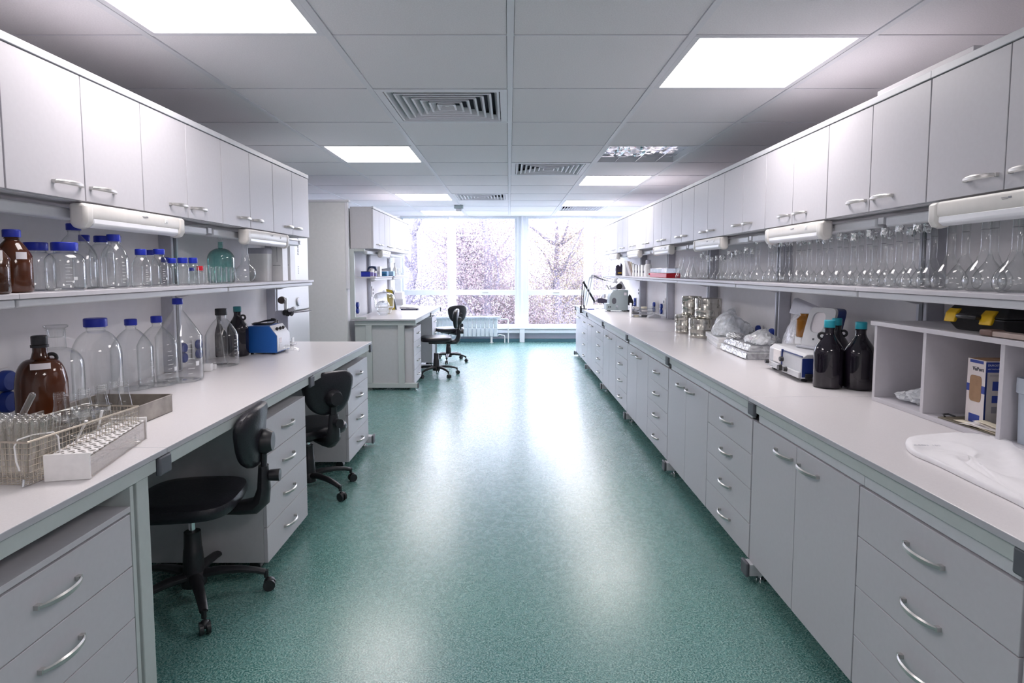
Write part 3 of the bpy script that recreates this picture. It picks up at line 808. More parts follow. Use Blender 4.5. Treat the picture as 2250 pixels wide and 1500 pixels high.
# ---- left shelf
SL = 'bottles on the left shelf'
B = bottle
B('amber_bottle', 'dark amber bottle cut by the left photo edge on the shelf', 'bottle', -24, 645, ZS, 104, 512, 527, 42, SL, G_AMBER, M_CAPBLUE, .75, .66, paper=(.56, .72, .33, .72))
B('amber_bottle', 'brown amber bottle with blue cap and white sticker on the left shelf', 'bottle', 33, 643, ZS, 89, 504, 521, 42, SL, G_BROWN, M_CAPBLUE, .75, .66, paper=(.53, .64, .15, .75), dy=.055)
B('wide_jar', 'wide blue-capped clear jar right behind the brown amber bottle', 'jar', 84, 640, ZS, 86, 532, 550, 56, SL, None, None, .35, .76, dy=.3)
B('wide_jar', 'wide blue-capped clear jar with white scale, front of the left shelf', 'jar', 147, 641, ZS, 93, 532, 551, 61, SL, None, None, .35, .76, grad=.15)
B('reagent_bottle', 'tallest blue-capped clear bottle on the left shelf, behind the wide jar', 'bottle', 169, 634, ZS, 98, 491, 506, 34, SL, None, None, .8, .58, dy=.3)
B('reagent_bottle', 'blue-capped clear bottle half hidden behind the tallest shelf bottle', 'bottle', 191, 626, ZS, 58, 516, 530, 26, SL, dy=.3)
B('reagent_bottle', 'clear jar with wide blue cap left of the narrow-necked bottle on the shelf', 'jar', 228, 630, ZS, 58, 518, 532, 34, SL, None, None, .3, .76, dy=.3)
B('reagent_bottle', 'clear one-litre bottle with blue cap in the middle of the left shelf', 'bottle', 255, 635, ZS, 63, 515, 530, 31, SL, None, None, .6, .64, grad=.7)
B('reagent_bottle', 'blue-capped bottle mostly hidden behind the one-litre shelf bottle', 'bottle', 259, 627, ZS, 50, 518, 532, 26, SL, dy=.3)
B('reagent_bottle', 'clear blue-capped half-litre bottle, left of the shelf trio', 'bottle', 313, 630, ZS, 45, 547, 560, 26, SL, grad=.6)
B('reagent_bottle', 'clear blue-capped half-litre bottle, hindmost of the shelf trio', 'bottle', 333, 624, ZS, 40, 549, 560, 23, SL, dy=.3)
B('reagent_bottle', 'clear blue-capped half-litre bottle, right of the shelf trio', 'bottle', 353, 630, ZS, 40, 547, 559, 26, SL, grad=.5)
B('reagent_bottle', 'small blue-capped bottle behind the right bottle of the trio', 'bottle', 366, 622, ZS, 26, 565, 576, 19, SL, dy=.3, shoulder=.72)
B('reagent_bottle', 'small blue-capped clear bottle, first of the small shelf row', 'bottle', 381, 627, ZS, 25, 567, 578, 20, SL, shoulder=.74)
B('reagent_bottle', 'small blue-capped clear bottle, second of the small shelf row', 'bottle', 404, 628, ZS, 28, 566, 578, 23, SL, shoulder=.74)
B('reagent_bottle', 'small blue-capped clear bottle, third of the small shelf row', 'bottle', 427, 626, ZS, 25, 566, 578, 20, SL, shoulder=.74)
B('vial', 'tiny blue-capped vial behind the small shelf bottles', 'vial', 423, 620, ZS, 15, 588, 595, 13, SL, shoulder=.78, dy=.14)
B('vial', 'small clear bottle with a red cap on the left shelf', 'vial', 441, 625, ZS, 18, 584, 594, 15, SL, None, M_RED, shoulder=.78)
def beaker(label, px, pb, w, pt, i):
    x, y, r = place(px, pb, ZS, w); h = zat(pt, y) - ZS
    t = thing('beaker', label, 'beaker', (x, y, ZS), 0, 'small beakers on the left shelf')
    MB().lathe([(0, .002), (r * .9, .001), (r, .006), (r, h * .96), (r * 1.07, h), (r * 1.04, h), (r * .95, h * .95), (r * .95, .008), (0, .007)], 24).build('glass_wall', G_FLASK, t)
for i, (px, pt) in enumerate(((457, 583), (470, 586), (482, 585), (494, 588), (504, 586), (513, 588))):
    beaker('small clear beaker on the left shelf, %s of six from the left' % ORD[i], px, 624 - .4 * i, 13.5, pt, i)
# green demijohn with stopper
x, y, r = place(488, 621, ZS, 61, 0, .1)
t = thing('demijohn', 'pale green glass demijohn with ball stopper on the left shelf', 'bottle', (x, y, ZS))
H = zat(519, y) - ZS; zn = zat(531, y) - ZS; zk = zat(545, y) - ZS
P = [(0, .004), (r * .85, .002), (r, .015), (r, H * .50)]
for i in range(1, 9):
    a = i / 8 * PI / 2 * .92
    P.append((r * math.cos(a) ** .9, H * .50 + (zk - H * .50) * math.sin(a)))
P += [(r * .19, zk + .004), (r * .18, zn - .004), (r * .22, zn)]
MB().lathe(P, 40).build('glass_body', G_GREEN, t, ang=60)
MB().lathe([(0, zn - .02), (r * .15, zn - .02), (r * .17, zn + .004), (r * .1, zn + .008), (r * .21, zn + (H - zn) * .55), (r * .13, H), (0, H)], 20).build('stopper', G_FLASK, t)
# round flat-bottomed flask
x, y, r = place(541, 618, ZS, 46)
t = thing('round_flask', 'round flat-bottomed clear flask beside the green demijohn', 'flask', (x, y, ZS))
H = zat(533, y) - ZS
P = [(0, .003), (r * .55, 0)] + [(r * math.sin(a), r * .93 - r * math.cos(a)) for a in [.6 + i * (2.62 - .6) / 12 for i in range(13)]] + [(r * .30, H * .72), (r * .29, H - .01), (r * .36, H - .004), (r * .36, H)]
MB().lathe(P, 40).build('glass_body', G_CLEAR, t, ang=60)
# white lidded tub and cartons
x, y, r = place(574, 616, ZS, 46, 0, .1)
t = thing('white_tub', 'white plastic tub with grey lid behind the round flask', 'tub', (x, y, ZS))
H = zat(545, y) - ZS
MB().loft([[(a * k, b * k, z) for a, b in sup(r, r * .85, 32, 5)] for z, k in ((0, .93), (.004, .95), (H * .84, 1.0), (H * .845, .9))]).build('tub_body', M_WHITE, t)
MB().loft([[(a * k, b * k, z) for a, b in sup(r * 1.04, r * .9, 32, 5)] for z, k in ((H * .83, 1), (H * .96, 1.0), (H, .95), (H, .5))]).build('lid', M_LILAC, t)
for i, (p0, p1, pt, pb, lab) in enumerate(((598, 622, 541, 615, 'white carton beside the tub on the left shelf, left one'), (623.5, 639, 540, 614, 'narrow white carton at the end of the left shelf'))):
    q = atx((p0 + p1) / 2, pb, -1.66); W = (p1 - p0) * q.y / FPX; h = zat(pt, q.y) - ZS
    t = thing('carton', lab, 'box', (q.x, q.y + .05, ZS), 0, 'white cartons on the left shelf')
    MB().box(-W / 2, W / 2, -.05, .05, 0, h).build('carton_body', M_WHITE, t, bevel=.001)
    MB().box(-.0015, .0015, -.0505, -.05, h * .55, h).box(-W * .4, W * .3, -.0505, -.05, h * .44, h * .455).build('flap_seam', M_GREYINK, t, smooth=False)
# ---- left bench: big bottles
BL = 'bottles on the left bench'
jug = B('glass_jug', 'large brown glass jug with black cap and sticker on the left bench', 'jug', 80, 944, ZB, 124, 737, 756, 38, BL, G_BROWN, M_CAPBLK, -3, .46, paper=(.655, .72, -.38, .36), ring=math.radians(38), collar=True)
x, y, r = -1.80, 1.80 * FPX / 1000.5, .088
t = thing('stoppered_bottle', 'clear bottle with flat disc stopper behind the brown jug', 'bottle', (x, y, ZB), 0, BL)
H = zat(714, y) - ZB; zn = zat(724, y) - ZB; zk = zat(764, y) - ZB; zs = zat(800, y) - ZB
MB().lathe(prof_bottle(r, zn, r * .36, zs, zk, conic=.2) + [(r * .42, zn)], 40).build('glass_body', G_CLEAR, t, ang=60)
MB().lathe([(0, zn - .03), (r * .28, zn - .03), (r * .33, zn + .002), (r * .46, H - .008), (r * .47, H - .002), (r * .44, H), (0, H - .002)], 32).build('disc_stopper', G_FLASK, t)
B('wide_bottle', 'large clear bottle with wide blue cap on the left bench', 'bottle', 206, 900, ZB, 116, 698.6, 717, 54, BL, None, None, .30, .66)
B('reagent_bottle', 'clear five-litre bottle with blue cap beside the wide-capped one', 'bottle', 284, 860, ZB, 97, 700.6, 714, 29, BL, None, None, .62, .64, grad=1.1)
B('reagent_bottle', 'clear blue-capped bottle, third large one from the brown jug', 'bottle', 341, 851, ZB, 92, 694, 708, 26, BL, None, None, .62, .64, grad=.65)
B('reagent_bottle', 'tallest clear blue-capped bottle with white scale on the left bench', 'bottle', 389, 843, ZB, 106, 655, 668, 24, BL, None, None, .92, .58, grad=.5)
B('reagent_bottle', 'clear bottle with black cap and tubing inside, left bench', 'bottle', 484, 807, ZB, 75, 677.6, 692, 27, BL, None, M_CAPBLK, .72, .60, grad=.95)
B('amber_bottle', 'dark amber bottle with teal cap and ring handle beside the blue instrument', 'bottle', 520, 784, ZB, 48, 673, 684, 18, BL, G_DARK, M_DTEAL, -1, .58, ring=math.radians(24))
B('amber_bottle', 'dark amber bottle with teal cap behind the black-capped bottle', 'bottle', 500, 779, ZB, 46, 678, 688, 17, BL, G_DARK, M_DTEAL, -1, .58, dy=.1)
B('amber_bottle', 'dark amber bottle with green cap, hindmost on the left bench', 'bottle', 468, 781, ZB, 46, 681, 691, 16, BL, G_DARK, M_DTEAL, -1, .58, dy=.12)
B('amber_bottle', 'dark amber bottle with black stopper left of the black-capped bottle', 'bottle', 474, 788, ZB, 44, 688, 703, 20, BL, G_DARK, M_CAPBLK, -1, .58, dy=.07)
# glass tubing in the black-capped bottle
x, y, r = spot(484, 807, ZB, 75)
t = thing('glass_tubing', 'thin bent glass tubes standing inside the black-capped bottle', 'tubing', (x, y, ZB + .004))
MB().tube([(-.01, 0, .27), (.008, 0, .10), (.014, 0, .03), (.03, -.01, .012), (.045, 0, .03), (.03, .01, .045)], .0035, 8).build('tube', G_FLASK, t)
MB().tube([(-.02, .01, .27), (.002, .01, .09), (.010, .0, .02)], .003, 8).build('tube', G_FLASK, t)
MB().loft([[(-.05, -.02, .0), (.0, -.03, .0), (.012, .0, .0), (-.02, .02, .0)], [(-.035, -.012, .014), (-.01, -.015, .02), (-.005, 0, .02), (-.02, .01, .014)]]).build('glass_chip', G_FLASK, t)
# ---- black jugs on the right bench
BR = 'black jugs on the right bench'
B('black_jug', 'black glass jug with teal cap, front one of the three', 'jug', 1826, 855, ZB, 69, 703, 719, 25, BR, G_DARK, M_TEAL, -1, .56, ring=math.radians(160))
B('black_jug', 'black glass jug with teal cap behind the front one', 'jug', 1842, 840, ZB, 62, 699, 714, 23, BR, G_DARK, M_TEAL, -1, .56, ring=math.radians(-22), dy=.02)
B('black_jug', 'black glass jug with teal cap against the pigeonhole unit', 'jug', 1901, 859, ZB, 74, 707, 722, 27, BR, G_DARK, M_TEAL, -1, .56, ring=math.radians(60), dx=-.012)

# ---- volumetric flasks on the right shelf
foils = []
def foil_mb(rn, H, seed):
    rnd = random.Random(seed); b = MB(); n = 14; rings = []
    for z, k in ((H - .030, 1.30), (H - .020, 1.22), (H - .006, 1.25), (H, 1.32), (H + .004, 1.05), (H + .005, .3)):
        rings.append([(rn * k * (1 + rnd.uniform(-.16, .22)) * math.cos(2 * PI * i / n), rn * k * (1 + rnd.uniform(-.16, .22)) * math.sin(2 * PI * i / n), z + (rnd.uniform(-.012, .008) if z < H - .025 else rnd.uniform(-.002, .002))) for i in range(n)])
    return b.loft(rings, cap=False)
def vol_flask(label, x, y, r, H, i, foil=True):
    t = thing('volumetric_flask', label, 'flask', (x, y, ZS), random.uniform(0, 6), 'volumetric flasks on the right shelf')
    rn = r * .17 + .004
    P = [(0, .004), (r * .45, .003), (r * .66, 0), (r * .80, r * .06), (r * .93, r * .22), (r * .99, r * .42), (r, r * .60), (r * .97, r * .80), (r * .88, r * 1.02), (r * .74, r * 1.25), (r * .56, r * 1.50), (r * .40, r * 1.72)]
    zt = r * 1.72
    P += [(rn * 1.45, zt + r * .22), (rn * 1.1, zt + r * .42), (rn, zt + r * .62), (rn, H - .004), (rn * 1.18, H - .002), (rn * 1.18, H)]
    MB().lathe(P, 32).build('glass_body', G_FLASK, t, ang=60)
    zl = zt + (H - zt) * .62
    MB().lathe([(rn + .0006, zl), (rn + .0006, zl + .0012)], 20).build('ring_mark', M_GREYINK, t)
    if foil: foil_mb(rn, H, i).build('foil_cap', M_FOIL, t, smooth=False)
    return t
# (pixel column of the neck, row, body radius, height)
F1, F2 = 1.685, 1.795
flasks = [(2240, F2, .064, .305), (2228, F1, .063, .285), (2178, F2, .062, .305), (2160, F1, .065, .285), (2116, F2, .060, .300), (2084, F1, .060, .285), (2046, F1, .054, .280), (2031, F2, .054, .275),
          (2009, F1, .052, .268), (1996, F2, .052, .262), (1971, F1, .050, .268), (1952, F2, .048, .262), (1938, F1, .050, .262), (1919, F2, .048, .262), (1906, F1, .048, .262), (1888, F2, .046, .272),
          (1872, F1, .046, .255), (1856, F2, .046, .265), (1841, F1, .046, .262), (1823, F2, .045, .268), (1810, F1, .046, .255), (1796, F2, .045, .265), (1776, F1, .046, .262), (1764, F2, .045, .270),
          (1752, F1, .046, .258), (1736, F1, .044, .258), (1727, F2, .045, .268), (1714, F1, .044, .255), (1702, F2, .045, .268), (1690, F1, .046, .255)]
flasks2 = [(1663, F1, .050, .292), (1651, F2, .040, .235), (1637, F1, .044, .235), (1624, F2, .04, .225), (1616, F1, .040, .222), (1608, F2, .036, .215), (1600, F1, .038, .222), (1590, F2, .036, .20),
           (1583, F1, .036, .19), (1573, F1, .036, .19), (1562, F2, .034, .19), (1553, F1, .034, .20), (1545, F2, .034, .24), (1540, F1, .032, .215)]
for i, (px, row, r, H) in enumerate(flasks + flasks2):
    y = row * FPX / (px - CX)
    big = i < len(flasks)
    side = 'front row' if row == F1 else 'back row'
    idx = [k for k, f in enumerate(flasks + flasks2) if f[1] == row].index(i)
    vol_flask('foil-capped volumetric flask in the %s of the right shelf, %s from the right' % (side, ORD[idx] if idx < len(ORD) else 'last'), row, y, r, H, i)
# conical flasks beyond them
def conical(label, loc, r, H, rn, parent_group, m=G_FLASK, grad=False, screw=False):
    t = thing('conical_flask', label, 'flask', loc, 0, parent_group)
    P = [(0, .002), (r * .85, .002), (r * .96, .003), (r, .010), (r * .985, .018)]
    z0, z1 = .02, H * .74
    P += [(r * .96, z0 + .006), (rn * 1.25, z1 - .01), (rn * 1.05, z1 + .006), (rn, z1 + .016), (rn, H - .004), (rn * 1.16, H - .002), (rn * 1.16, H)]
    if screw:
        P = P[:-3] + [(rn, z1 + .017)] + [q for k in range(3) for q in ((rn, H - .020 + .006 * k), (rn * 1.09, H - .018 + .006 * k), (rn, H - .016 + .006 * k))] + [(rn, H)]
    MB().lathe(P, 28).build('glass_body', m, t, ang=60)
    if grad:
        a = facing(loc[0], loc[1]); b = MB()
        for q in range(4):
            zz = H * (.25 + .1 * q); rr = r * .985 + (rn * 1.15 - r * .985) * (zz - .02) / (z1 - .02) + .001
            b.patch(rr, zz, zz + .0015, a - .2, a + .15, 4)
        b.build('graduation', M_MARK, t)
    return t
for i, (px, row, r, H) in enumerate(((1526, F2, .060, .21), (1517, F1, .058, .20), (1503, F2, .060, .215), (1496, F1, .058, .205), (1487, F2, .056, .20))):
    conical('tall conical flask on the right shelf, %s beyond the volumetric flasks' % ORD[i], (row, row * FPX / (px - CX), ZS), r, H, .014, 'conical flasks on the right shelf')
# ------------------------------------------------------------------ things on the left bench
def fbox(p0, p1, p2, z, py_top):
    """box from three base corners in pixels on height z -> origin, x-vector, y-vector, height"""
    a, b, c = atz(*p0, z), atz(*p1, z), atz(*p2, z)
    return a, b - a, c - a
# steel tray with conical flasks
far_r = atz(379, 903, ZB)                     # far corner on the aisle side
TX0, TX1 = far_r.x - .30, far_r.x
TY1, TY0 = far_r.y, far_r.y - .52
TH_ = zat(866.5, far_r.y) - ZB
tr = thing('steel_tray', 'dull steel tray holding conical flasks on the left bench', 'tray', (TX0, TY0, ZB))
w_, l_ = TX1 - TX0, TY1 - TY0
MB().box(0, w_, 0, l_, 0, .0015).build('tray_bottom', M_TRAY, tr, smooth=False)
for n_, a_ in (('side_wall', (0, .0015, 0, l_)), ('side_wall', (w_ - .0015, w_, 0, l_)), ('end_wall', (0, w_, 0, .0015)), ('end_wall', (0, w_, l_ - .0015, l_))):
    MB().box(a_[0], a_[1], a_[2], a_[3], .0, TH_).build(n_, M_TRAY, tr, smooth=False)
MB().tube([(0, 0, TH_), (w_, 0, TH_), (w_, l_, TH_), (0, l_, TH_)], .0028, 8, closed=True).build('rolled_rim', M_TRAY, tr)
zt = ZB + .002
for i, (px, pt, y) in enumerate(((142, 862, 1.88), (176, 854, 2.0), (199, 864, 1.93), (209, 844, 2.10), (227, 853, 1.99), (240, 836, 2.19), (259, 843, 2.08), (289, 835, 2.20))):
    x = (px - CX) / FPX * y
    x = min(max(x, TX0 + .05), TX1 - .045); H = zat(pt, y) - zt
    conical('clear conical flask in the steel tray, %s from the left' % ORD[i], (x, y, zt), .036, H, .0145, 'conical flasks in the steel tray', G_FLASK, i in (0, 4, 7), True)
# wire basket
bx = atz(75, 1066, ZB)                         # near corner on the aisle side
BXR, BYN = bx.x, bx.y
BW, BLn, BH = .20, .43, zat(969, BYN) - ZB
bk = thing('wire_basket', 'long wire mesh basket of test tubes at the left edge of the bench', 'basket', (BXR - BW, BYN, ZB), math.radians(-4))
def mesh_panel(p, u, v, nu, nv, r=.00075):
    m = MB(); p, u, v = Vector(p), Vector(u), Vector(v)
    for i in range(nu + 1): m.tube([p + u * (i / nu), p + u * (i / nu) + v], r, 5)
    for j in range(nv + 1): m.tube([p + v * (j / nv), p + v * (j / nv) + u], r, 5)
    return m
mesh_panel((0, 0, .006), (BW, 0, 0), (0, 0, BH - .006), 16, 7).build('near_mesh', M_WIRE, bk)
mesh_panel((0, BLn, .006), (BW, 0, 0), (0, 0, BH - .006), 16, 7).build('far_mesh', M_WIRE, bk)
mesh_panel((BW, 0, .006), (0, BLn, 0), (0, 0, BH - .006), 34, 7).build('side_mesh', M_WIRE, bk)
mesh_panel((0, 0, .006), (0, BLn, 0), (0, 0, BH - .006), 34, 7).build('side_mesh', M_WIRE, bk)
mesh_panel((0, 0, .006), (BW, 0, 0), (0, BLn, 0), 12, 26).build('bottom_mesh', M_WIRE, bk)
MB().tube([(0, 0, BH), (BW, 0, BH), (BW, BLn, BH), (0, BLn, BH)], .003, 8, closed=True).build('rim_wire', M_WIRE, bk)
for x in (.015, BW - .015):
    MB().tube([(x, .0, .02), (x, -.004, .004), (x, .01, .0032), (x, BLn - .01, .0032), (x, BLn + .004, .004), (x, BLn, .02)], .0032, 8).build('runner', M_CHROME, bk)
MB().tube([(BW + .002, .10, BH - .06), (BW + .004, .095, BH - .01), (BW - .004, .09, BH + .004), (BW - .03, .05, BH + .006), (BW - .035, .01, BH + .004), (BW - .033, -.004, BH - .01), (BW - .028, -.006, BH - .05), (BW - .02, -.006, BH - .075)], .0022, 8).build('tie_string', M_WHITE, bk)
Mw = Matrix.Translation((BXR - BW, BYN, ZB)) @ Matrix.Rotation(math.radians(-4), 4, 'Z')
def tube_mb(r, L):
    P = [(0, 0)] + [(r * math.sin(a), r - r * math.cos(a)) for a in [PI / 2 * i / 5 for i in range(1, 6)]] + [(r, L * .5), (r, L - .002), (r * 1.12, L - .001), (r * 1.1, L), (r * .9, L)]
    return MB().lathe(P, 14)
rnd = random.Random(5)
G_TUBE = glass('test_tube_glass', (.97, .965, .95), (.90, .89, .87), .14, 2.)
tt = thing('test_tube', 'upright test tubes bundled in the near end of the wire basket', 'test tube', (0, 0, 0), 0, 'test tubes in the wire basket')
tube_mb(.0082, .155).build('glass_body', G_TUBE, tt)
n = 0
cells = [(i, j) for j in range(5) for i in range(8)]
for i, j in cells:
    p = Mw @ Vector((.036 + i * .0182 + .006 * (j % 2), .045 + j * .0185, .010))
    o = tt if n == 0 else dup(tt, tt['label'])
    lean = (i - 3.5) * .035 + rnd.uniform(-.02, .02)
    o.location = p + Vector((lean * .02, 0, 0)); o.rotation_euler = (-.03 + rnd.uniform(-.05, .05) - .02 * (j - 2), lean, 0)
    # upside down: round ends up, as they stand in the photo
    o.rotation_euler[0] += PI; o.location = o.location + Vector((lean * .15, .02 * (j - 2) * .1, .157))
    n += 1
o = dup(tt, 'single test tube poking up above the bundle in the wire basket')
p = Mw @ Vector((.10, .085, .20)); o.location = p; o.rotation_euler = (PI - .2, .38, 0)
o.location = p + Vector((.03, .02, .03))
o['group'] = 'test tubes in the wire basket'
# tubes and glass stirrers lying in the rest of the basket
for k in range(14):
    o = dup(tt, 'loose test tubes lying along the far part of the wire basket', group='loose tubes in the wire basket')
    yy = .19 + .21 * rnd.random(); xx = .04 + .12 * rnd.random()
    o.location = Mw @ Vector((xx, max(.17, yy - .07), .018 + .006 * k * .7)); o.rotation_euler = (-PI / 2 + rnd.uniform(-.25, .1), 0, rnd.uniform(-.5, .5))
    if o.location.y > 0: pass
for k, (yy, xx, a) in enumerate(((.20, .14, .5), (.33, .12, .25))):
    t = thing('plastic_spatula', 'white plastic stick leaning in the wire basket, %s' % ['nearer one', 'farther one'][k], 'stick', Mw @ Vector((xx, yy, .012)), 0, 'white sticks in the wire basket')
    MB().tube([(0, 0, 0), (a * .06, .0, .06), (a * .12, .0, .115)], [.003, .004, .006], 8, flat=.6).build('stick', M_WHITE, t)
# glass funnel-like dishes in the basket
for k, (yy, r) in enumerate(((.25, .05), (.33, .055))):
    t = thing('glass_dish', 'clear glass dish resting on top of the wire basket, %s' % ['nearer one', 'farther one'][k], 'dish', Mw @ Vector((.10, yy + .02, BH - .01)), 0, 'glass dishes on the basket')
    MB().lathe([(0, .002), (r * .7, 0), (r * .95, .012), (r, .026), (r * 1.03, .027), (r * .97, .024), (r * .9, .012), (0, .005)], 28).build('dish_body', G_CLEAR, t)
# white-ended test tube rack
r0 = atz(140, 1060, ZB); r1 = atz(275, 1003, ZB)
e0, e1 = atz(100, 1058, ZB), atz(182, 1060, ZB)
e2 = atz(311, 968, ZB)
W0 = (e1 - e0).length
dirn = (e2 - e1); LR = dirn.length; ang = math.atan2(dirn.y, dirn.x) - PI / 2
rk = thing('test_tube_rack', 'clear test tube rack with white end plates on the left bench', 'rack', e0, ang)
Hr = zat(1001, e1.y) - ZB
for y in (0, LR):
    MB().box(-.002, W0 + .004, y - .003, y + .004, 0, Hr).build('end_plate', M_RACK, rk, bevel=.0015)
def plate(z, th=.003):
    b = bmesh.new(); nx, ny = 4, 12
    m = MB(); cw, ch = W0 / nx, (LR - .01) / ny; rr = min(cw, ch) * .36; K = 12
    for i in range(nx):
        for j in range(ny):
            cx, cy = (i + .5) * cw, .005 + (j + .5) * ch
            for zz in (z, z + th):
                inner = [m.b.verts.new((cx + rr * math.cos(2 * PI * k / K), cy + rr * math.sin(2 * PI * k / K), zz)) for k in range(K)]
                def sqp(a):
                    c, s = math.cos(a), math.sin(a); q = max(abs(c), abs(s)); return (cx + c / q * cw / 2, cy + s / q * ch / 2, zz)
                outer = [m.b.verts.new(sqp(2 * PI * k / K)) for k in range(K)]
                for k in range(K): m._f((inner[k], inner[(k + 1) % K], outer[(k + 1) % K], outer[k]))
            lo = [(cx + rr * math.cos(2 * PI * k / K), cy + rr * math.sin(2 * PI * k / K)) for k in range(K)]
            for k in range(K):
                a, c = lo[k], lo[(k + 1) % K]
                m.quad((a[0], a[1], z), (c[0], c[1], z), (c[0], c[1], z + th), (a[0], a[1], z + th))
    return m
plate(Hr - .012).build('top_plate', M_RACK, rk, smooth=False)
plate(Hr * .45).build('middle_plate', G_ACRYL, rk, smooth=False)
MB().box(0, W0, .004, LR - .004, .002, .005).build('base_plate', G_ACRYL, rk, smooth=False)
for x in (0, W0 - .002):
    MB().box(x, x + .002, .004, LR - .004, .004, Hr - .014).build('side_plate', G_ACRYL, rk, smooth=False)
# double sockets: pale plate with two blue round covers
def socket(label, x, y, z, rz, s=1.):
    t = thing('double_socket', label, 'socket', (x, y, z), rz, 'blue double sockets')
    MB().box(0, .02 * s, -.05 * s, .05 * s, 0, .17 * s).build('back_box', M_WHITE, t, bevel=.004)
    for k in (0, 1):
        m = MB().lathe([(0, .0), (.036, 0), (.040, .004), (.040, .024), (.034, .032), (.0, .034)], 24)
        m.rot(-PI / 2, 'Y'); m.move((0, 0, .045 + .08 * k)); bmesh.ops.scale(m.b, vec=(s, s, s), verts=m.b.verts)
        m.build('socket_cover', M_SOCKET, t)
    return t
for lab, px, y in (('blue double socket on the wall at the left photo edge', 6, None), ('blue double socket behind the tallest blue-capped bottle', 402, None), ('blue double socket between the tallest bottle and the black-capped one', 436, None)):
    y = -1.885 * FPX / (px - CX)
    socket(lab, -1.905, y, ZB + .03, PI, 1. if px < 50 else .72)
# small white blocks
for i, (px, pb, w, pt, lab) in enumerate(((452, 816, 18, 800, 'larger white block beside the black-capped bottle'), (467, 812, 11, 801, 'smaller white block beside the black-capped bottle'))):
    q = atz(px, pb, ZB); s = w * q.y / FPX
    t = thing('white_block', lab, 'block', (q.x, q.y + s / 2, ZB), .2, 'white blocks on the left bench')
    MB().box(-s / 2, s / 2, -s / 2, s / 2, 0, zat(pt, q.y) - ZB).build('block', M_WHITE, t, bevel=.003)
# blue instrument
a = atz(545, 779, ZB); b = atz(606, 780, ZB)
W_ = b.x - a.x; D_ = .24
t = thing('blue_instrument', 'blue laboratory instrument with grey sloped front on the left bench', 'instrument', (a.x, a.y, ZB))
Hh = zat(717, a.y) - ZB
pf = [(0, .012), (W_, .012), (W_, Hh * .66), (W_ * .76, Hh), (0, Hh)]
MB().prism(pf, 'y', 0, D_).build('case', M_BLUEBOX, t, bevel=.003)
MB().prism([(W_ + .0005, .02), (W_ + .004, .02), (W_ + .004, Hh * .66), (W_ * .765, Hh * 1.005 + .003), (W_ * .76, Hh + .0005), (W_ + .0005, Hh * .66)], 'y', .004, D_ - .004).build('front_panel', M_INSTR, t, bevel=.001)
for x in (.02, W_ - .03):
    for y in (.02, D_ - .03):
        MB().cyl((x, y, 0), (x, y, .013), .01).build('rubber_foot', M_RUBBER, t)
nx, nz = .62, .78
for k, yy in enumerate((.06, .12, .17)):
    c = Vector((W_ * .885, yy, Hh * .835 + .004)); MB().cyl(c, c + Vector((nx, 0, nz)) * .018, .011, .009, 14).build('knob', M_BLACK, t)
MB().box(W_ + .004, W_ + .006, .03, .08, Hh * .40, Hh * .58).build('display', M_LABEL, t, bevel=.001)
MB().box(W_ + .004, W_ + .006, .03, .08, Hh * .2, Hh * .36).build('lower_plate', M_RAIL, t, bevel=.001)
cab = []
for k in range(60):
    u = k / 59; aa = u * 2 * PI * 2.2
    cab.append((a.x + W_ * .42 + (.085 + .01 * math.sin(aa * .7)) * math.cos(aa) * (1 - .2 * u), a.y + .10 + .06 * math.sin(aa), ZB + Hh + .006 + .012 * u + .022 * max(0, math.sin(aa + .6))))
o = MB().tube(cab, .0045, 8).build('power_cable', M_BLACK); tag(o, 'black power cable coiled on top of the blue instrument', 'cable')
q = atz(628, 776, ZB)
t = thing('glass_connector', 'small clear glass tap pieces in front of the blue instrument', 'glass part', (q.x, q.y + .04, ZB))
MB().cyl((-.03, 0, .03), (.035, .02, .03), .02, .018, 16).build('barrel', G_CLEAR, t)
MB().cyl((0, -.02, .0), (.0, -.018, .06), .009).build('side_arm', G_CLEAR, t)
MB().tube([(.035, .02, .03), (.06, .03, .02), (.07, .02, .008)], .007, 8).build('spout', G_CLEAR, t)
# stand with clamp at the end of the bench
sx = -1.74; sy = sx * FPX / (618 - CX)
t = thing('retort_stand', 'grey lab stand with round knob and black clamp at the end of the left bench', 'stand', (sx, sy, ZB))
MB().box(-.06, .09, -.05, .05, 0, .014).build('base', M_INSTR, t, bevel=.004)
MB().cyl((.03, 0, .012), (.03, 0, .36), .012, n=18).build('pole', M_CHROME, t)
MB().loft([[(x_, -.012, z_ + .135) for x_, z_ in sup(.05, .13, 28, 8)], [(x_, .012, z_ + .135) for x_, z_ in sup(.05, .13, 28, 8)]]).build('upright_plate', M_ALU, t, bevel=.003)
MB().cyl((.015, -.03, .345), (.02, -.06, .345), .029, .026, 24).build('round_knob', mat('bronze_knob', (.10, .08, .075), .35, .5), t)
m = MB().cyl((.03, -.03, .25), (.10, -.05, .25), .022, .018, 14).cyl((.065, -.06, .235), (.065, -.02, .27), .016).cyl((.09, -.06, .262), (.085, -.03, .235), .014)
m.build('clamp', M_BLACK, t)
MB().cyl((.075, -.05, .265), (.12, -.055, .285), .017, .015, 14).build('clamp_screw', M_INSTR, t)
MB().tube([(.10, -.05, .25), (.17, -.06, .258), (.25, -.07, .268)], .004, 8).build('rod', M_CHROME, t)
q = atz(645, 752, ZB)
t = thing('white_bracket', 'low white angled rail piece at the end of the left bench', 'bracket', (q.x - .06, min(q.y, 4.70), ZB))
MB().prism([(-.05, 0), (.09, 0), (.09, .018), (-.05, .04)], 'y', -.006, .006).build('rail', M_WHITE, t, bevel=.001)
MB().box(.085, .092, -.02, .02, 0, .05).build('end_tab', M_WHITE, t, bevel=.001)
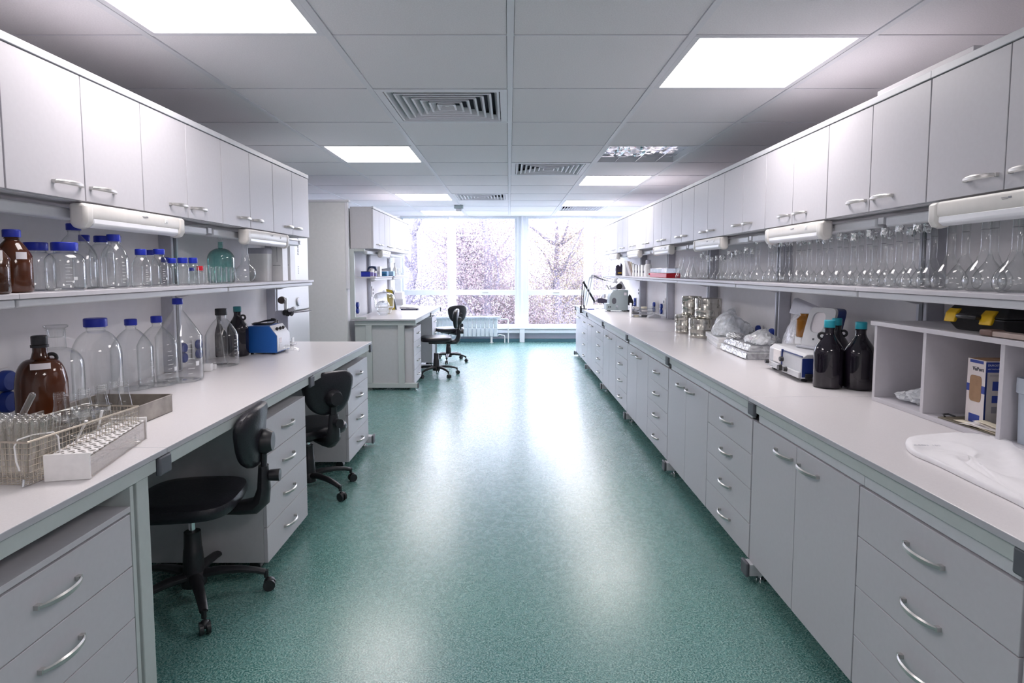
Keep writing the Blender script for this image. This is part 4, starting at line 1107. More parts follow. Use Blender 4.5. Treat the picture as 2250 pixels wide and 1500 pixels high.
# ------------------------------------------------------------------ things on the right bench
# sterilising drums
def drum(label, px, pb, w, z, pt, dx=0.):
    x, y, r = spot(px, pb, z, w); H = zat(pt, y) - z
    t = thing('steel_drum', label, 'drum', (x + dx, y, z), random.uniform(-.2, .2), 'steel sterilising drums')
    h = H * .86
    MB().lathe([(0, .002), (r * .94, 0), (r * .975, .004), (r * .975, h * .12), (r * .99, h * .14), (r * .975, h * .16), (r * .975, h * .46), (r * .992, h * .48), (r * .992, h * .54), (r * .975, h * .56), (r * .975, h), (0, h)], 48).build('drum_body', M_DRUM, t)
    MB().lathe([(r * .985, h - .02), (r, h - .018), (r, H - .006), (r * .985, H), (r * .9, H), (r * .88, H - .004), (0, H - .003), ], 48).build('lid', M_DRUM, t)
    for a in (PI * 1.12, PI * 1.62):
        c, s = math.cos(a), math.sin(a)
        m = MB().tube([(c * r, s * r, h * .68), (c * (r + .010), s * (r + .010), h * .70), (c * (r + .013), s * (r + .013), h * .86), (c * (r + .012), s * (r + .012), h + .012), (c * (r + .002), s * (r + .002), h + .02)], .0055, 8)
        m.cyl((c * r - s * .014, s * r + c * .014, h * .80), (c * r + s * .014, s * r - c * .014, h * .80), .006)
        m.build('latch', M_STEEL, t)
    m = MB()
    for k in range(9):
        a = PI * .85 + k * PI * .11
        m.patch(r * .977, h * .2, h * .42, a, a + .012, 1)
    m.build('vent_slots', M_PAD, t, smooth=False)
    return t, (x, y, r, H)
d1, i1 = drum('steel drum at the bottom of the stack, rear one', 1506, 733, 44, ZB, 691)
d2, i2 = drum('steel drum at the bottom of the stack, front one', 1543, 743, 58, ZB, 699)
d3, i3 = drum('steel drum on top of the stack, rear one', 1522, 733, 44, ZB, 691)
d4, i4 = drum('steel drum on top of the stack, front one', 1558, 743, 61, ZB, 697)
for d, i, px in ((d3, i1, 1520), (d4, i2, 1557)):
    d.location = ((px - CX) / FPX * (i[1] + .02), i[1] + .02, ZB + i[3] + .001)
# white boxes, bags, foil
for k in range(2):
    t = thing('flat_white_box', ['lower flat white box under the plastic bag', 'upper flat white box under the plastic bag'][k], 'box', (1.525 + .012 * k, 4.42 + .012 * k, ZB + .0365 * k), math.radians(-10 + 2 * k), 'flat white boxes on the right bench')
    MB().box(0, .27, 0, .52, 0, .036).build('box_body', M_WHITE, t, bevel=.002)
    MB().box(-.001, .27, -.001, .52, .017, .0185).build('lid_line', M_EDGE, t, smooth=False)
def lump(rx, ry, rz, seed, amp, nu=28, nv=14, flat=0.):
    rnd = random.Random(seed); ph = [(rnd.uniform(2, 7), rnd.uniform(2, 7), rnd.uniform(0, 6)) for _ in range(9)]
    rings = []
    for j in range(1, nv):
        v = j / nv; th = v * PI; ring = []
        for i in range(nu):
            u = i / nu * 2 * PI
            n = sum(math.sin(a * u * (1 if k % 2 else .5) // 1 * 1.0 + b * v * 3 + p) for k, (a, b, p) in enumerate(ph)) / 9 * amp + rnd.uniform(-1, 1) * amp * .35
            k = 1 + n
            x = rx * k * math.sin(th) * math.cos(u); y = ry * k * math.sin(th) * math.sin(u); z = rz * (1 - math.cos(th) * k)
            ring.append((x, y, max(z, .001)))
        rings.append(ring)
    return MB().loft(rings)
zb2 = ZB + .074
t = thing('plastic_bag', 'crumpled clear plastic bag lying on the flat white boxes', 'bag', (1.71, 4.68, zb2), math.radians(-25))
def bag(rx, ry, rz, seed, nu=44, nv=16):
    rnd = random.Random(seed); rows = []
    prof = [(.80, 0), (.97, .06), (1.0, .16), (.96, .30), (.90, .44), (.82, .58), (.70, .72), (.54, .84), (.36, .93), (.18, .98), (.05, 1.)]
    for q, (k, h) in enumerate(prof):
        row = []
        for i in range(nu):
            a = 2 * PI * i / nu
            w = 1 + .10 * math.sin(3 * a + 1 + h) + .07 * math.sin(5 * a + 2.3 * h * 3) + .05 * math.sin(9 * a - 4 * h) + rnd.uniform(-.035, .035)
            zz = rz * h * (1 - .28 * math.cos(a - .3)) + (rnd.uniform(-.006, .006) if 0 < q else 0)
            row.append((rx * k * w * math.cos(a) + .04 * h, ry * k * w * math.sin(a), max(.001, zz)))
        rows.append(row)
    return MB().loft(rows)
bag(.15, .20, .165, 3).build('bag_film', M_BAG, t, ang=12)
bag(.10, .14, .11, 9).move((.0, .0, .004)).build('wrapped_contents', mat('bag_contents', (.66, .74, .80), .5, var=.2, scale=18, bump=.5), t, ang=20)
# foil-lidded trays
t = thing('plastic_tray', 'clear plastic tray with crinkled foil strips on the right bench', 'tray', (1.512, 3.825, ZB), math.radians(-2))
def frus(x0, x1, y0, y1, z0, z1, s): return [[(x0 + s, y0 + s, z0), (x1 - s, y0 + s, z0), (x1 - s, y1 - s, z0), (x0 + s, y1 - s, z0)], [(x0, y0, z1), (x1, y0, z1), (x1, y1, z1), (x0, y1, z1)]]
L_ = .55
M_CLAM = film('clamshell', (.82, .83, .86), .55, .15)
MB().loft(frus(0, .28, 0, L_, 0, .05, .012)).build('tray_shell', M_CLAM, t, bevel=.01)
MB().loft([[(.012, .012, .051), (.268, .012, .051), (.268, L_ - .012, .051), (.012, L_ - .012, .051)], [(.03, .03, .088), (.25, .03, .088), (.25, L_ - .03, .088), (.03, L_ - .03, .088)]]).build('lid_shell', M_CLAM, t, bevel=.01)
def foil_strip(x0, x1, y0, y1, z0, z1, seed, nx=6, ny=26):
    rnd = random.Random(seed); g = [[rnd.uniform(-1, 1) for _ in range(ny + 1)] for _ in range(nx + 1)]
    return MB().grid(lambda u, v: (x0 + (x1 - x0) * u - .003 * g[round(u * nx)][round(v * ny)], y0 + (y1 - y0) * v, z0 + (z1 - z0) * u + .003 * g[round(u * nx)][round(v * ny)]), nx, ny)
foil_strip(-.004, .004, .02, L_ - .02, .008, .044, 1).build('foil_strip', M_FOIL, t, smooth=False)
foil_strip(.014, .034, .04, L_ - .12, .056, .092, 2).build('foil_strip', M_FOIL, t, smooth=False)
rl_ = thing('foil_wrap', 'crumpled foil parcel on the far corner of the plastic tray', 'foil', (1.60, 4.27, ZB + .089))
lump(.06, .07, .022, 4, .35, 18, 10).build('foil_body', M_FOIL, rl_, smooth=False)
t = thing('wrapped_parcel', 'clear film parcel lying on the plastic tray beside the white instrument', 'parcel', (1.675, 4.02, ZB + .089), math.radians(-8))
bag(.10, .17, .075, 12).build('film', M_BAG, t, ang=15)
MB().box(-.06, .07, -.12, .12, .006, .045).build('contents', mat('parcel_contents', (.74, .73, .72), .6, var=.08, scale=25), t, bevel=.012)
MB().box(-.07, -.062, -.06, .02, .02, .042).build('label_patch', M_LABEL, t)
# sockets at the posts
for lab, px in (('blue double socket behind the plastic bag', 1664), ('blue double socket beside the wall post behind the film parcel', 1694)):
    socket(lab, 1.905, 1.88 * FPX / (px - CX), ZB + .03, 0, .75)
# foil pouch leaning on the wall
fy = 1.72 * FPX / (1745 - CX)
t = thing('foil_pouch', 'silvery film pouch with grey flap leaning against the right wall', 'pouch', (1.70, fy, ZB))
rnd = random.Random(21); gp = [[rnd.uniform(-1, 1) for _ in range(13)] for _ in range(15)]
def pouch(u, v):
    wd = .155 * (1 - .12 * v); thick = .045 * math.sin(PI * min(max(v, .03), .97)) ** .6 * (1 - (2 * u - 1) ** 2) ** .5
    return (-thick + .10 * v + .004 * gp[int(u * 14)][int(v * 12)], (u - .5) * 2 * wd + .01 * v, .004 + .315 * v)
MB().grid(pouch, 14, 12).build('film_front', M_POUCH, t, ang=20)
MB().grid(lambda u, v: (.012 + .10 * v, pouch(u, v)[1], pouch(u, v)[2]), 14, 4).build('film_back', M_POUCH, t, ang=20)
MB().grid(lambda u, v: (pouch(u, v)[0] * .6 + .035 * v + .008, pouch(.08 + .84 * u, v)[1], .02 + .27 * v), 10, 8).build('contents', mat('pouch_contents', (.62, .62, .66), .5, var=.12, scale=20), t)
MB().loft([[(.06, -.15, .30), (.13, -.15, .30), (.13, .15, .30), (.06, .15, .30)], [(.09, -.165, .345), (.12, -.165, .35), (.12, .155, .40), (.09, .155, .395)]]).build('top_flap', M_ALU, t, bevel=.006)
am = thing('amber_jar', 'amber jar lying behind the tilted instrument cover', 'jar', (1.725, 1.725 * FPX / (1772 - CX), ZB + .185))
MB().lathe([(0, 0), (.045, 0), (.048, .006), (.048, .10), (.03, .12), (.03, .135), (0, .135)], 28).build('glass_body', mat('amber_clear', (.30, .12, .015), .1), am)
MB().box(-.04, .05, -.04, .04, -.185, -.001).build('carton_base', M_WHITE, am, bevel=.002)
# white bench instrument with blue front
ia = atz(1688, 803, ZB + .015); ib = atz(1762, 835, ZB + .015)
dv = ib - ia; Li = dv.length * .96; an = math.atan2(dv.y, dv.x)
t = thing('bench_instrument', 'white bench instrument with navy front panel and knobs on the right bench', 'instrument', (ia.x, ia.y, ZB), an)
# local x along the front edge (far -> near), local y into the bench
Hi = zat(754, ia.y) - ZB
Di = .23
MB().loft([[(0, 0, .018), (Li, 0, .018), (Li, Di, .018), (0, Di, .018)], [(0, 0.004, Hi * .86), (Li, .004, Hi * .86), (Li, Di, Hi * .86), (0, Di, Hi * .86)], [(0, .03, Hi), (Li, .03, Hi), (Li, Di, Hi), (0, Di, Hi)]]).build('case', M_INSTR, t, bevel=.006)
MB().box(.0, Li, -.012, .0, .02, Hi * .36).build('lower_front', M_INSTR, t, bevel=.004)
for x in (.03, Li - .04):
    for y in (.03, Di - .04): MB().box(x - .015, x + .015, y - .015, y + .015, 0, .019).build('foot', M_BLACK, t, bevel=.002)
MB().box(Li * .20, Li * .42, -.006, .004, Hi * .40, Hi * .88).build('paper_card', M_PAPER, t, bevel=.001)
MB().box(Li * .44, Li * .455, -.004, .006, Hi * .30, Hi * .95).build('divider', M_NAVY, t)
MB().box(Li * .455, Li, .002, .010, Hi * .885, Hi * .915).build('edge_strip', M_NAVY, t)
for a_, b_, s_ in ((.03, .32, .013), (.46, .28, .018), (.50, .62, .014), (.62, .30, .014)):
    c0 = (Li * a_ + .02, -.012, Hi * b_); MB().cyl(c0, (c0[0], -.030, c0[2]), s_, s_ * .86, 18).build('knob', M_BLACK, t)
MB().cyl((Li * .22, -.012, Hi * .2), (Li * .22, -.03, Hi * .2), .004).tube([(Li * .22, -.03, Hi * .2), (Li * .34, -.03, Hi * .24)], .002, 6).build('latch_rod', M_CHROME, t)
MB().loft([[(x_ * 1 + Li * .5 + Di * 0, y_, z_) for x_, y_, z_ in ((0, 0, 0),)] for _ in ()] or [[(Li + .0005, .005, .026), (Li + .0005, Di - .01, .026), (Li + .0005, Di - .01, Hi * .84), (Li + .0005, .005, Hi * .84)], [(Li + .004, .005, .026), (Li + .004, Di - .01, .026), (Li + .004, Di - .01, Hi * .84), (Li + .004, .005, Hi * .84)]]).build('navy_panel', M_NAVY, t, bevel=.001)
MB().box(Li + .004, Li + .012, .02, .06, .018, .045).build('cable_plug', M_BLACK, t, bevel=.002)
# tilted cover with a window, standing on the instrument
cy_ = ia.y - .10
cpos = Vector((1.64, 1.64 * FPX / (1790 - CX), ZB + Hi + .002))
t = thing('tilted_cover', 'pale tilted instrument cover with an oblong window behind the black jugs', 'cover', cpos, math.radians(-68))
Wc, Hc_ = .17, .22
def cov(x, z, d=0.): return (x, .32 * z + d, z)
outl = sup(Wc / 2, Hc_ / 2, 32, 7); inl = [(a_ - .012, b_ + .03) for a_, b_ in sup(.042, .055, 32, 3.2)]
ro = [[cov(a_, b_ + Hc_ / 2, d_) for a_, b_ in outl] for d_ in (0, .018)]; ri = [[cov(a_, b_ + Hc_ / 2, d_) for a_, b_ in inl] for d_ in (0, .016)]
MB().loft([ro[1], ro[0], ri[0], ri[1]], cap=False).build('cover_shell', M_INSTR, t, ang=30)
MB().loft([[cov(a_, b_ + Hc_ / 2, .012) for a_, b_ in inl], [cov(a_ * .99, b_ + Hc_ / 2, .016) for a_, b_ in inl]]).build('window_insert', M_LABEL, t)
MB().loft([[cov(a_ * .98, b_ * .98 + Hc_ / 2, .0185) for a_, b_ in outl], [cov(a_ * .96, b_ * .96 + Hc_ / 2, .085) for a_, b_ in outl]]).build('back_plate', M_NAVY, t)
MB().box(-Wc / 2, Wc / 2, -.03, .06, 0, .014).build('hinge_foot', M_ALU, t, bevel=.004)
MB().cyl((-.012, .018, .05), (-.012, .014, .05), .006).build('screw', M_PAD, t)

# ---- pigeonhole unit
PX0, PX1 = 1.60, 1.915
PZ = 1.20
py_far, py_near = 2.645, 1.55
t = thing('pigeonhole_unit', 'white open pigeonhole unit standing on the near right bench', 'shelf unit', (PX0, py_near, ZB))
Lp = py_far - py_near; Dp = PX1 - PX0; Hp = PZ - ZB
MB().box(-.012, Dp, -.01, Lp + .012, Hp - .018, Hp).build('top_board', M_CAB, t, bevel=.001)
MB().box(0, Dp, 0, Lp, 0, .018).build('bottom_board', M_CAB, t, bevel=.001)
MB().box(Dp - .006, Dp, 0, Lp, .018, Hp - .018).build('back_panel', M_BODY, t)
for yv in (0., 1.945 - py_near, 2.315 - py_near, Lp - .018):
    MB().box(0, Dp - .006, yv, yv + .018, .018, Hp - .018).build('divider' if 0 < yv < Lp - .02 else 'side_panel', M_CAB, t, bevel=.001)
zc = ZB + .019; ztop = ZB + Hp + .001
# things in it
cc = atz(1995, 884, zc)
t = thing('plastic_film', 'crumpled clear plastic film in the left pigeonhole', 'film', (1.72, 2.46, zc))
lump(.075, .07, .033, 31, .35, 22, 10).build('film', M_BAG, t, smooth=False)
lump(.06, .05, .02, 33, .4, 18, 8).move((-.03, .06, 0)).build('film', M_BAG, t, smooth=False)
# printed carton
bc = Vector((1.665, 2.10, zc)); by = bc.y
t = thing('printed_carton', 'blue and white printed carton with cut-out window in the pigeonhole', 'box', bc, math.radians(-3))
sx_, sy_, hz = .13, .09, zat(793.6, 2.10) - zc
# local -x face looks to the aisle, -y face looks to the camera
MB().box(0, sx_, 0, sy_, 0, hz).build('carton_body', M_CARDW, t, bevel=.0008)
MB().box(.002, sx_ - .002, .002, sy_ - .002, hz, hz + .001).build('top_flap', M_CARD, t)
f = -.0006
def pl(name, m, y0, y1, z0, z1, d=f): return MB().box(d, 0, y0, y1, z0, z1).build(name, m, t, smooth=False)
pl('blue_patch', M_CARDB, .012, sy_ - .012, hz * .945, hz * .99)
pl('blue_band', M_CARDB, 0, sy_, hz * .50, hz * .615)
MB().loft([[(d_, a_ + sy_ / 2, b_ + hz * .555) for a_, b_ in sup(.029, hz * .20, 28, 6)] for d_ in (-.0012, 0)]).build('cut_out', M_CARD, t)
pl('blue_patch', M_CARDB, .018, sy_ - .018, hz * .03, hz * .16)
text('VuPort', .019, 'lettering', M_INK, t, (-.001, sy_ * .70, hz * .83), (PI / 2, 0, -PI / 2))
MB().box(-.0008, 0, sy_ * .5, sy_ * .66, hz * .885, hz * .888).build('logo_stroke', M_INK, t, smooth=False)
# camera-side face: blue header, grey panel with pictures
def pc(name, m, x0, x1, z0, z1, d=f): return MB().box(x0, x1, d, 0, z0, z1).build(name, m, t, smooth=False)
pc('blue_header', M_CARDB, 0, sx_, hz * .83, hz * .985)
pc('dark_edge', M_NAVY, 0, .006, .0, hz * .83)
pc('grey_panel', M_CARDG, .007, sx_, hz * .02, hz * .825)
text('DUROSTOP', .0098, 'lettering', M_MARK, t, (.006, -.0008, hz * .925), (PI / 2, 0, 0), .0002)
text('with TwistTop Handle', .0056, 'lettering', M_MARK, t, (.006, -.0008, hz * .875), (PI / 2, 0, 0), .0002)
m = MB()
for k in range(2): m.box(.014, sx_ - .01, -.0012, -.0005, hz * (.79 - .022 * k), hz * (.795 - .022 * k))
m.build('small_print', M_GREYINK, t, smooth=False)
for k, (z, s_) in enumerate(((.62, .020), (.42, .016), (.26, .014), (.12, .014))):
    MB().box(.025, .025 + s_ * 1.3, -.0012, -.0005, hz * z - s_ * .7, hz * z + s_ * .9).build('picture', [M_CARDB, M_CARDB, M_GREYINK, M_CARDG][k], t, smooth=False)
# clipboard with papers
t = thing('clipboard', 'dark clipboard loaded with papers at the bottom of the pigeonhole', 'clipboard', (1.622, 2.0, zc), math.radians(3))
MB().box(0, .20, -.02, .245, 0, .004).build('board', mat('clipboard_olive', (.16, .14, .10), .5), t, bevel=.001)
MB().tube([(.02, .235, .006), (.03, .255, .010), (.05, .255, .010), (.06, .235, .006)], .003, 8).build('clip', M_BLACK, t)
for k in range(7):
    o = MB()
    rr = random.Random(50 + k)
    o.grid(lambda u, v: (.002 + .036 * u, -.018 + (.19 - .016 * k) * v, .0045 + k * .0035 + .006 * math.sin(2 * v + k)), 4, 4)
    o.rot(rr.uniform(-.05, .05), 'Z', (.02, -.01, 0))
    s_ = o.build('paper_sheet', M_PAPER if k % 3 else M_PAPERY, None)
    s_.parent = t
    so = s_.modifiers.new('thick', 'SOLIDIFY'); so.thickness = .0008
# grey bin in the near pigeonhole
t = thing('grey_bin', 'grey-blue plastic bin at the right edge of the photo', 'bin', (1.607, 1.862, zc))
MB().loft([[(x_, y_, z_) for x_, y_ in sup(.06 * k_, .065 * k_, 28, 6)] for z_, k_ in ((0, .92), (.16, .98), (.162, 1.06), (.21, 1.06), (.21, .98), (.01, .88))]).move((.075, .0, 0)).build('bin_body', mat('bin_grey', (.42, .47, .55), .45), t, bevel=.0)
# tool case on top
t = thing('tool_case', 'black plastic tool case with yellow latches on the pigeonhole unit', 'case', (1.665, 2.03, ztop), math.radians(3))
Lc, Dc, Hc2 = .275, .235, .105
MB().loft([[(.03, .03, 0), (Dc - .02, .03, 0), (Dc - .02, Lc - .03, 0), (.03, Lc - .03, 0)], [(0, 0, Hc2 * .48), (Dc, 0, Hc2 * .48), (Dc, Lc, Hc2 * .48), (0, Lc, Hc2 * .48)]]).build('lower_shell', M_CASE, t, bevel=.006)
MB().loft([[(0, 0, Hc2 * .5), (Dc, 0, Hc2 * .5), (Dc, Lc, Hc2 * .5), (0, Lc, Hc2 * .5)], [(.03, .02, Hc2 * .92), (Dc - .02, .02, Hc2 * .95), (Dc - .02, Lc - .02, Hc2 * .95), (.03, Lc - .02, Hc2 * .92)], [(.05, .04, Hc2), (Dc - .03, .04, Hc2), (Dc - .03, Lc - .04, Hc2), (.05, Lc - .04, Hc2)]]).build('lid_shell', M_CASE, t, bevel=.006)
MB().tube([(.004, Lc * .36, Hc2 * .50), (-.022, Lc * .37, Hc2 * .52), (-.026, Lc * .40, Hc2 * .53), (-.026, Lc * .60, Hc2 * .53), (-.022, Lc * .63, Hc2 * .52), (.004, Lc * .64, Hc2 * .50)], .010, 10).build('handle', M_CASE, t)
for yv in (.17, .75):
    MB().prism([(-.012, Hc2 * .28), (-.002, Hc2 * .28), (.012, Hc2 * .55), (.026, Hc2 * .74), (.012, Hc2 * .76), (-.004, Hc2 * .60)], 'y', Lc * yv, Lc * yv + .05).build('latch', M_YEL, t, bevel=.003)
# brown board with a darker corner piece
t = thing('brown_board', 'brown wooden board with dark corner lying on the pigeonhole unit', 'board', (1.597, 1.825, ztop), math.radians(1))
MB().box(.004, .05, .0, .175, .001, .018).build('board_core', M_BROWNL, t, bevel=.003)
MB().box(.0, .052, .172, .225, .0, .022).build('dark_corner', M_BROWN, t, bevel=.006)
# white cloth on the worktop
t = thing('white_cloth', 'folded white cloth spread on the near right worktop', 'cloth', (1.36, 1.30, ZB))
pA = [atz(*p, ZB) - Vector((1.36, 1.30, ZB)) for p in ((1990, 980), (2000, 967), (2050, 961), (2110, 958), (2200, 970), (2260, 1000), (2420, 1150), (2330, 1160), (2237, 1110), (2150, 1068), (2060, 1024), (2005, 999))]
def smooth_loop(P, n=60):
    out = []; k = len(P)
    for i in range(n):
        s = i / n * k; a = int(s); f_ = s - a; p0, p1, p2, p3 = (P[(a + d) % k] for d in (-1, 0, 1, 2))
        out.append(p1 * .5 * 2 * .5 + .5 * (p1 + (p2 - p0) * f_ + (2 * p0 - 5 * p1 + 4 * p2 - p3) * f_ * f_ + (3 * p1 - p0 - 3 * p2 + p3) * f_ ** 3) - p1 * .5)
    return [p + Vector((0, 0, 0)) for p in out]
def crom(P, n=60):
    out = []; k = len(P)
    for i in range(n):
        s = i / n * k; a = int(s); f_ = s - a; p0, p1, p2, p3 = (P[(a + d) % k] for d in (-1, 0, 1, 2))
        out.append(.5 * (2 * p1 + (p2 - p0) * f_ + (2 * p0 - 5 * p1 + 4 * p2 - p3) * f_ * f_ + (3 * p1 - p0 - 3 * p2 + p3) * f_ ** 3))
    return out
loop = crom(pA, 72); cen = sum(loop, Vector()) / len(loop); rnd = random.Random(8)
rings = []
for k_, z_ in ((1.0, .001), (1.004, .006), (.99, .013), (.965, .016)):
    rings.append([tuple(cen + (p - cen) * k_ + Vector((0, 0, z_))) for p in loop])
for k_ in (.9, .8, .68, .55, .42, .3, .18, .06):
    rings.append([tuple(cen + (p - cen) * k_ + Vector((0, 0, .014 + .005 * math.sin(9 * k_ + i * .26) + .004 * math.sin(i * .55 + 14 * k_) + rnd.uniform(-.0008, .0008)))) for i, p in enumerate(loop)])
MB().loft(rings).build('cloth', M_CLOTH, t, ang=80)
lt = text('SLEEN  180', .017, 'printed_code', mat('faint_print', (.55, .55, .6), .7), t, tuple(atz(2008, 978, ZB + .02) - Vector((1.36, 1.30, ZB))), (0, 0, math.radians(-6)), .0003)
# ------------------------------------------------------------------ far end of the right bench
def at_x(px, x): return x * FPX / (px - CX)
# microtome
my = atz(1360, 684, ZB).y
t = thing('microtome', 'grey rotary microtome with rounded hood at the far end of the right bench', 'instrument', atz(1358, 684, ZB))
u = my / FPX
def X(px): return (px - 1358) * u
def Z(py): return zat(py, my) - ZB
arc = [(X(1339) + (X(1354) - X(1339)) * (1 - math.cos(a)), Z(658) + (Z(637.5) - Z(658)) * math.sin(a)) for a in [PI / 2 * i / 10 for i in range(11)]]
poly = [(X(1380), .012), (X(1380), Z(637.5))] + arc[::-1] + [(X(1339), Z(667)), (X(1332), Z(667)), (X(1332), Z(681)), (X(1336), .012)]
MB().prism(poly, 'y', 0, .22).build('body', M_INSTRG, t, bevel=.004)
for x in (X(1340), X(1374)):
    for y in (.03, .19): MB().cyl((x, y, 0), (x, y, .013), .014).build('foot', M_BLACK, t)
MB().box(X(1371), X(1376.5), -.003, .001, Z(648.5), Z(642.5)).build('badge', M_LABEL, t)
MB().loft([[(X(1349) + a_, -.002, Z(661) + b_) for a_, b_ in sup(.030, .042, 24, 2.5)], [(X(1349) + a_, .004, Z(661) + b_) for a_, b_ in sup(.030, .042, 24, 2.5)]]).build('side_opening', M_PAD, t)
MB().cyl((X(1355), .0, Z(673)), (X(1355), -.03, Z(673)), .016, .013).build('lever_knob', M_ALU, t)
MB().box(X(1327), X(1332), .03, .16, Z(655), Z(646)).build('knife_guard', M_ALU, t, bevel=.004)
for px in (1337, 1341): MB().cyl((X(px), -.001, Z(674)), (X(px), -.012, Z(674)), .008).build('button', M_BLACK, t)
hd = MB().prism([(X(1346), Z(636)), (X(1374), Z(636)), (X(1375), Z(633)), (X(1367), Z(618)), (X(1364), Z(617)), (X(1358), Z(624)), (X(1346), Z(631))], 'y', .03, .16).build('head', M_ALU, t, bevel=.006)
MB().cyl((X(1360), .03, Z(629)), (X(1360), -.012, Z(629)), .042, .040, 24).build('hand_wheel', M_BLACK, t)
m = MB().cyl((X(1352), .08, Z(618)), (X(1357), .08, Z(611)), .02)
m.build('eye_tube', M_INSTR, t)
m = MB().tube([(X(1340), .06, Z(636)), (X(1335), .05, Z(629)), (X(1333), .05, Z(626))], .012, 10); m.tube([(X(1345), .07, Z(636)), (X(1341), .06, Z(627))], .012, 10)
m.build('specimen_clamp', M_INSTR, t)
# arm lamps clamped to the worktop edge
def bar2(m, p, q, off, r):
    d = Vector(q) - Vector(p); n_ = Vector((-d.z, 0, d.x)).normalized() * off
    for s in (-1, 1): m.tube([Vector(p) + n_ * s, Vector(q) + n_ * s], r, 6)
ly = 1.086 * FPX / (1279 - CX)
ul = ly / FPX
def PX_(px, py, dy=0.): return ((px - 1279) * ul, dy, zat(py, ly) - ZB)
t = thing('arm_lamp', 'black articulated desk lamp clamped to the far right bench edge', 'lamp', ((1279 - CX) * ul, ly, ZB))
m = MB().box(-.03, -.003, -.02, .02, -.06, .045).box(-.03, .05, -.02, .02, .0005, .012).box(-.03, .04, -.02, .02, -.062, -.05)
m.build('clamp', M_BLACK, t, bevel=.003)
MB().cyl((.022, 0, -.05), (.022, 0, -.022), .008).build('clamp_screw', M_CHROME, t)
m = MB(); bar2(m, PX_(1279.5, 673), PX_(1281.5, 623), .014, .006); m.build('lower_arm', M_BLACK, t)
m = MB(); bar2(m, PX_(1282, 620), PX_(1306, 661), .007, .007); m.build('upper_arm', M_BLACK, t)
MB().prism([(a_[0], a_[2]) for a_ in (PX_(1278, 622), PX_(1283, 616), PX_(1286, 624))], 'y', -.012, .012).build('elbow', M_BLACK, t)
MB().prism([(a_[0], a_[2]) for a_ in (PX_(1303, 660), PX_(1310, 661), PX_(1305, 665))], 'y', -.012, .012).build('wrist', M_BLACK, t)
MB().loft([[(p_[0], dy_, p_[2]) for p_ in (PX_(1312, 655), PX_(1320, 654), PX_(1340, 659.5), PX_(1341, 665), PX_(1332, 671), PX_(1330, 668), PX_(1312, 664))] for dy_ in (-.055, .055)]).build('lamp_shade', mat('lamp_shade_dark', (.045, .035, .07), .4), t, bevel=.006)
MB().tube([PX_(1309, 661), PX_(1313, 660)], .008, 8).build('shade_joint', M_BLACK, t)
ly2 = ly - .12
ul = ly2 / FPX
t = thing('arm_lamp', 'grey articulated magnifier lamp reaching over the microtome', 'lamp', ((1284 - CX) * ul, ly2, ZB), 0)
def PX_(px, py, dy=0.): return ((px - 1284) * ul, dy, zat(py, ly2) - ZB)
m = MB().box(-.02, .04, -.018, .018, .0005, .012).cyl((.0, 0, .01), (.0, 0, .06), .012)
m.build('base_bracket', M_PAD, t, bevel=.002)
m = MB(); bar2(m, PX_(1286, 672), PX_(1298, 609), .017, .006); m.build('lower_arm', M_ALU, t)
m = MB(); bar2(m, PX_(1300, 606), PX_(1351, 618), .018, .0055); m.build('upper_arm', M_ALU, t)
MB().tube([PX_(1304, 606), PX_(1330, 616)], .009, 8).build('spring', M_PAD, t)
MB().prism([(a_[0], a_[2]) for a_ in (PX_(1296, 611), PX_(1299, 603.5), PX_(1302.5, 604.5), PX_(1301, 613))], 'y', -.014, .014).build('elbow', M_ALU, t)
m = MB()
pts = [PX_(1298 + 4.5 * math.cos(a), 605 + 4.2 * math.sin(a), -.01) for a in [i * 2 * PI / 20 for i in range(20)]]
m.tube(pts, .002, 6, closed=True); m.build('cable_loop', M_LABEL, t)
m = MB().cyl(PX_(1350, 618), PX_(1354, 618), .022).cyl(PX_(1352, 613), PX_(1356, 624), .014)
m.build('head_joint', M_INSTR, t)
MB().lathe([(0, 0), (.07, .0), (.075, .012), (.07, .025), (0, .026)], 24).rot(.4, 'Y').move(PX_(1357, 624)).build('magnifier_head', M_INSTR, t)
p = atz(1291, 680, ZB)
o = MB().tube([(p.x, p.y, ZB + .006), (p.x + .10, p.y + .01, ZB + .006)], .006, 8).build('pen', M_CAPBLUE); tag(o, 'blue pen lying beside the desk lamp clamp', 'pen')
for k, (a_, b_) in enumerate(((1309, 1316), (1322, 1333))):
    p = atz(a_, 679, ZB); q = atz(b_, 677.5, ZB)
    o = MB().tube([(p.x, p.y, ZB + .006), ((p.x + q.x) / 2, p.y, ZB + .012), (q.x, q.y, ZB + .006)], .006, 8).build('tweezers', M_ALU)
    tag(o, 'metal tweezers on the far right bench, %s' % ['left pair', 'right pair by the microtome'][k], 'tweezers', 'tweezers by the desk lamp')
# dark stand behind the microtome
p = Vector((1.70, at_x(1386, 1.70), ZB))
t = thing('black_stand', 'black stand with looped cable behind the microtome', 'stand', p)
MB().box(-.06, .06, -.05, .05, 0, .02).build('base', M_BLACK, t, bevel=.003)
MB().prism([(-.05, .09), (.03, .07), (.04, .13), (.0, .22), (-.02, .24), (-.035, .20), (-.055, .16)], 'y', -.02, .02).build('head', M_BLACK, t, bevel=.004)
MB().tube([(0, 0, .02), (.01, 0, .08)], .012, 10).build('column', M_BLACK, t)
MB().tube([(.02 + .04 * math.cos(a), -.03, .055 + .03 * math.sin(a)) for a in [i * 2 * PI / 20 for i in range(20)]], .005, 6, closed=True).build('cable_loop', M_NAVY, t)
for lab, px in (('blue double socket behind the glass trays, left one', 1436), ('blue double socket behind the glass trays, right one', 1452), ('blue double socket behind the black stand', 1394)):
    socket(lab, 1.885, at_x(px, 1.865), ZB + .03, 0, .8)
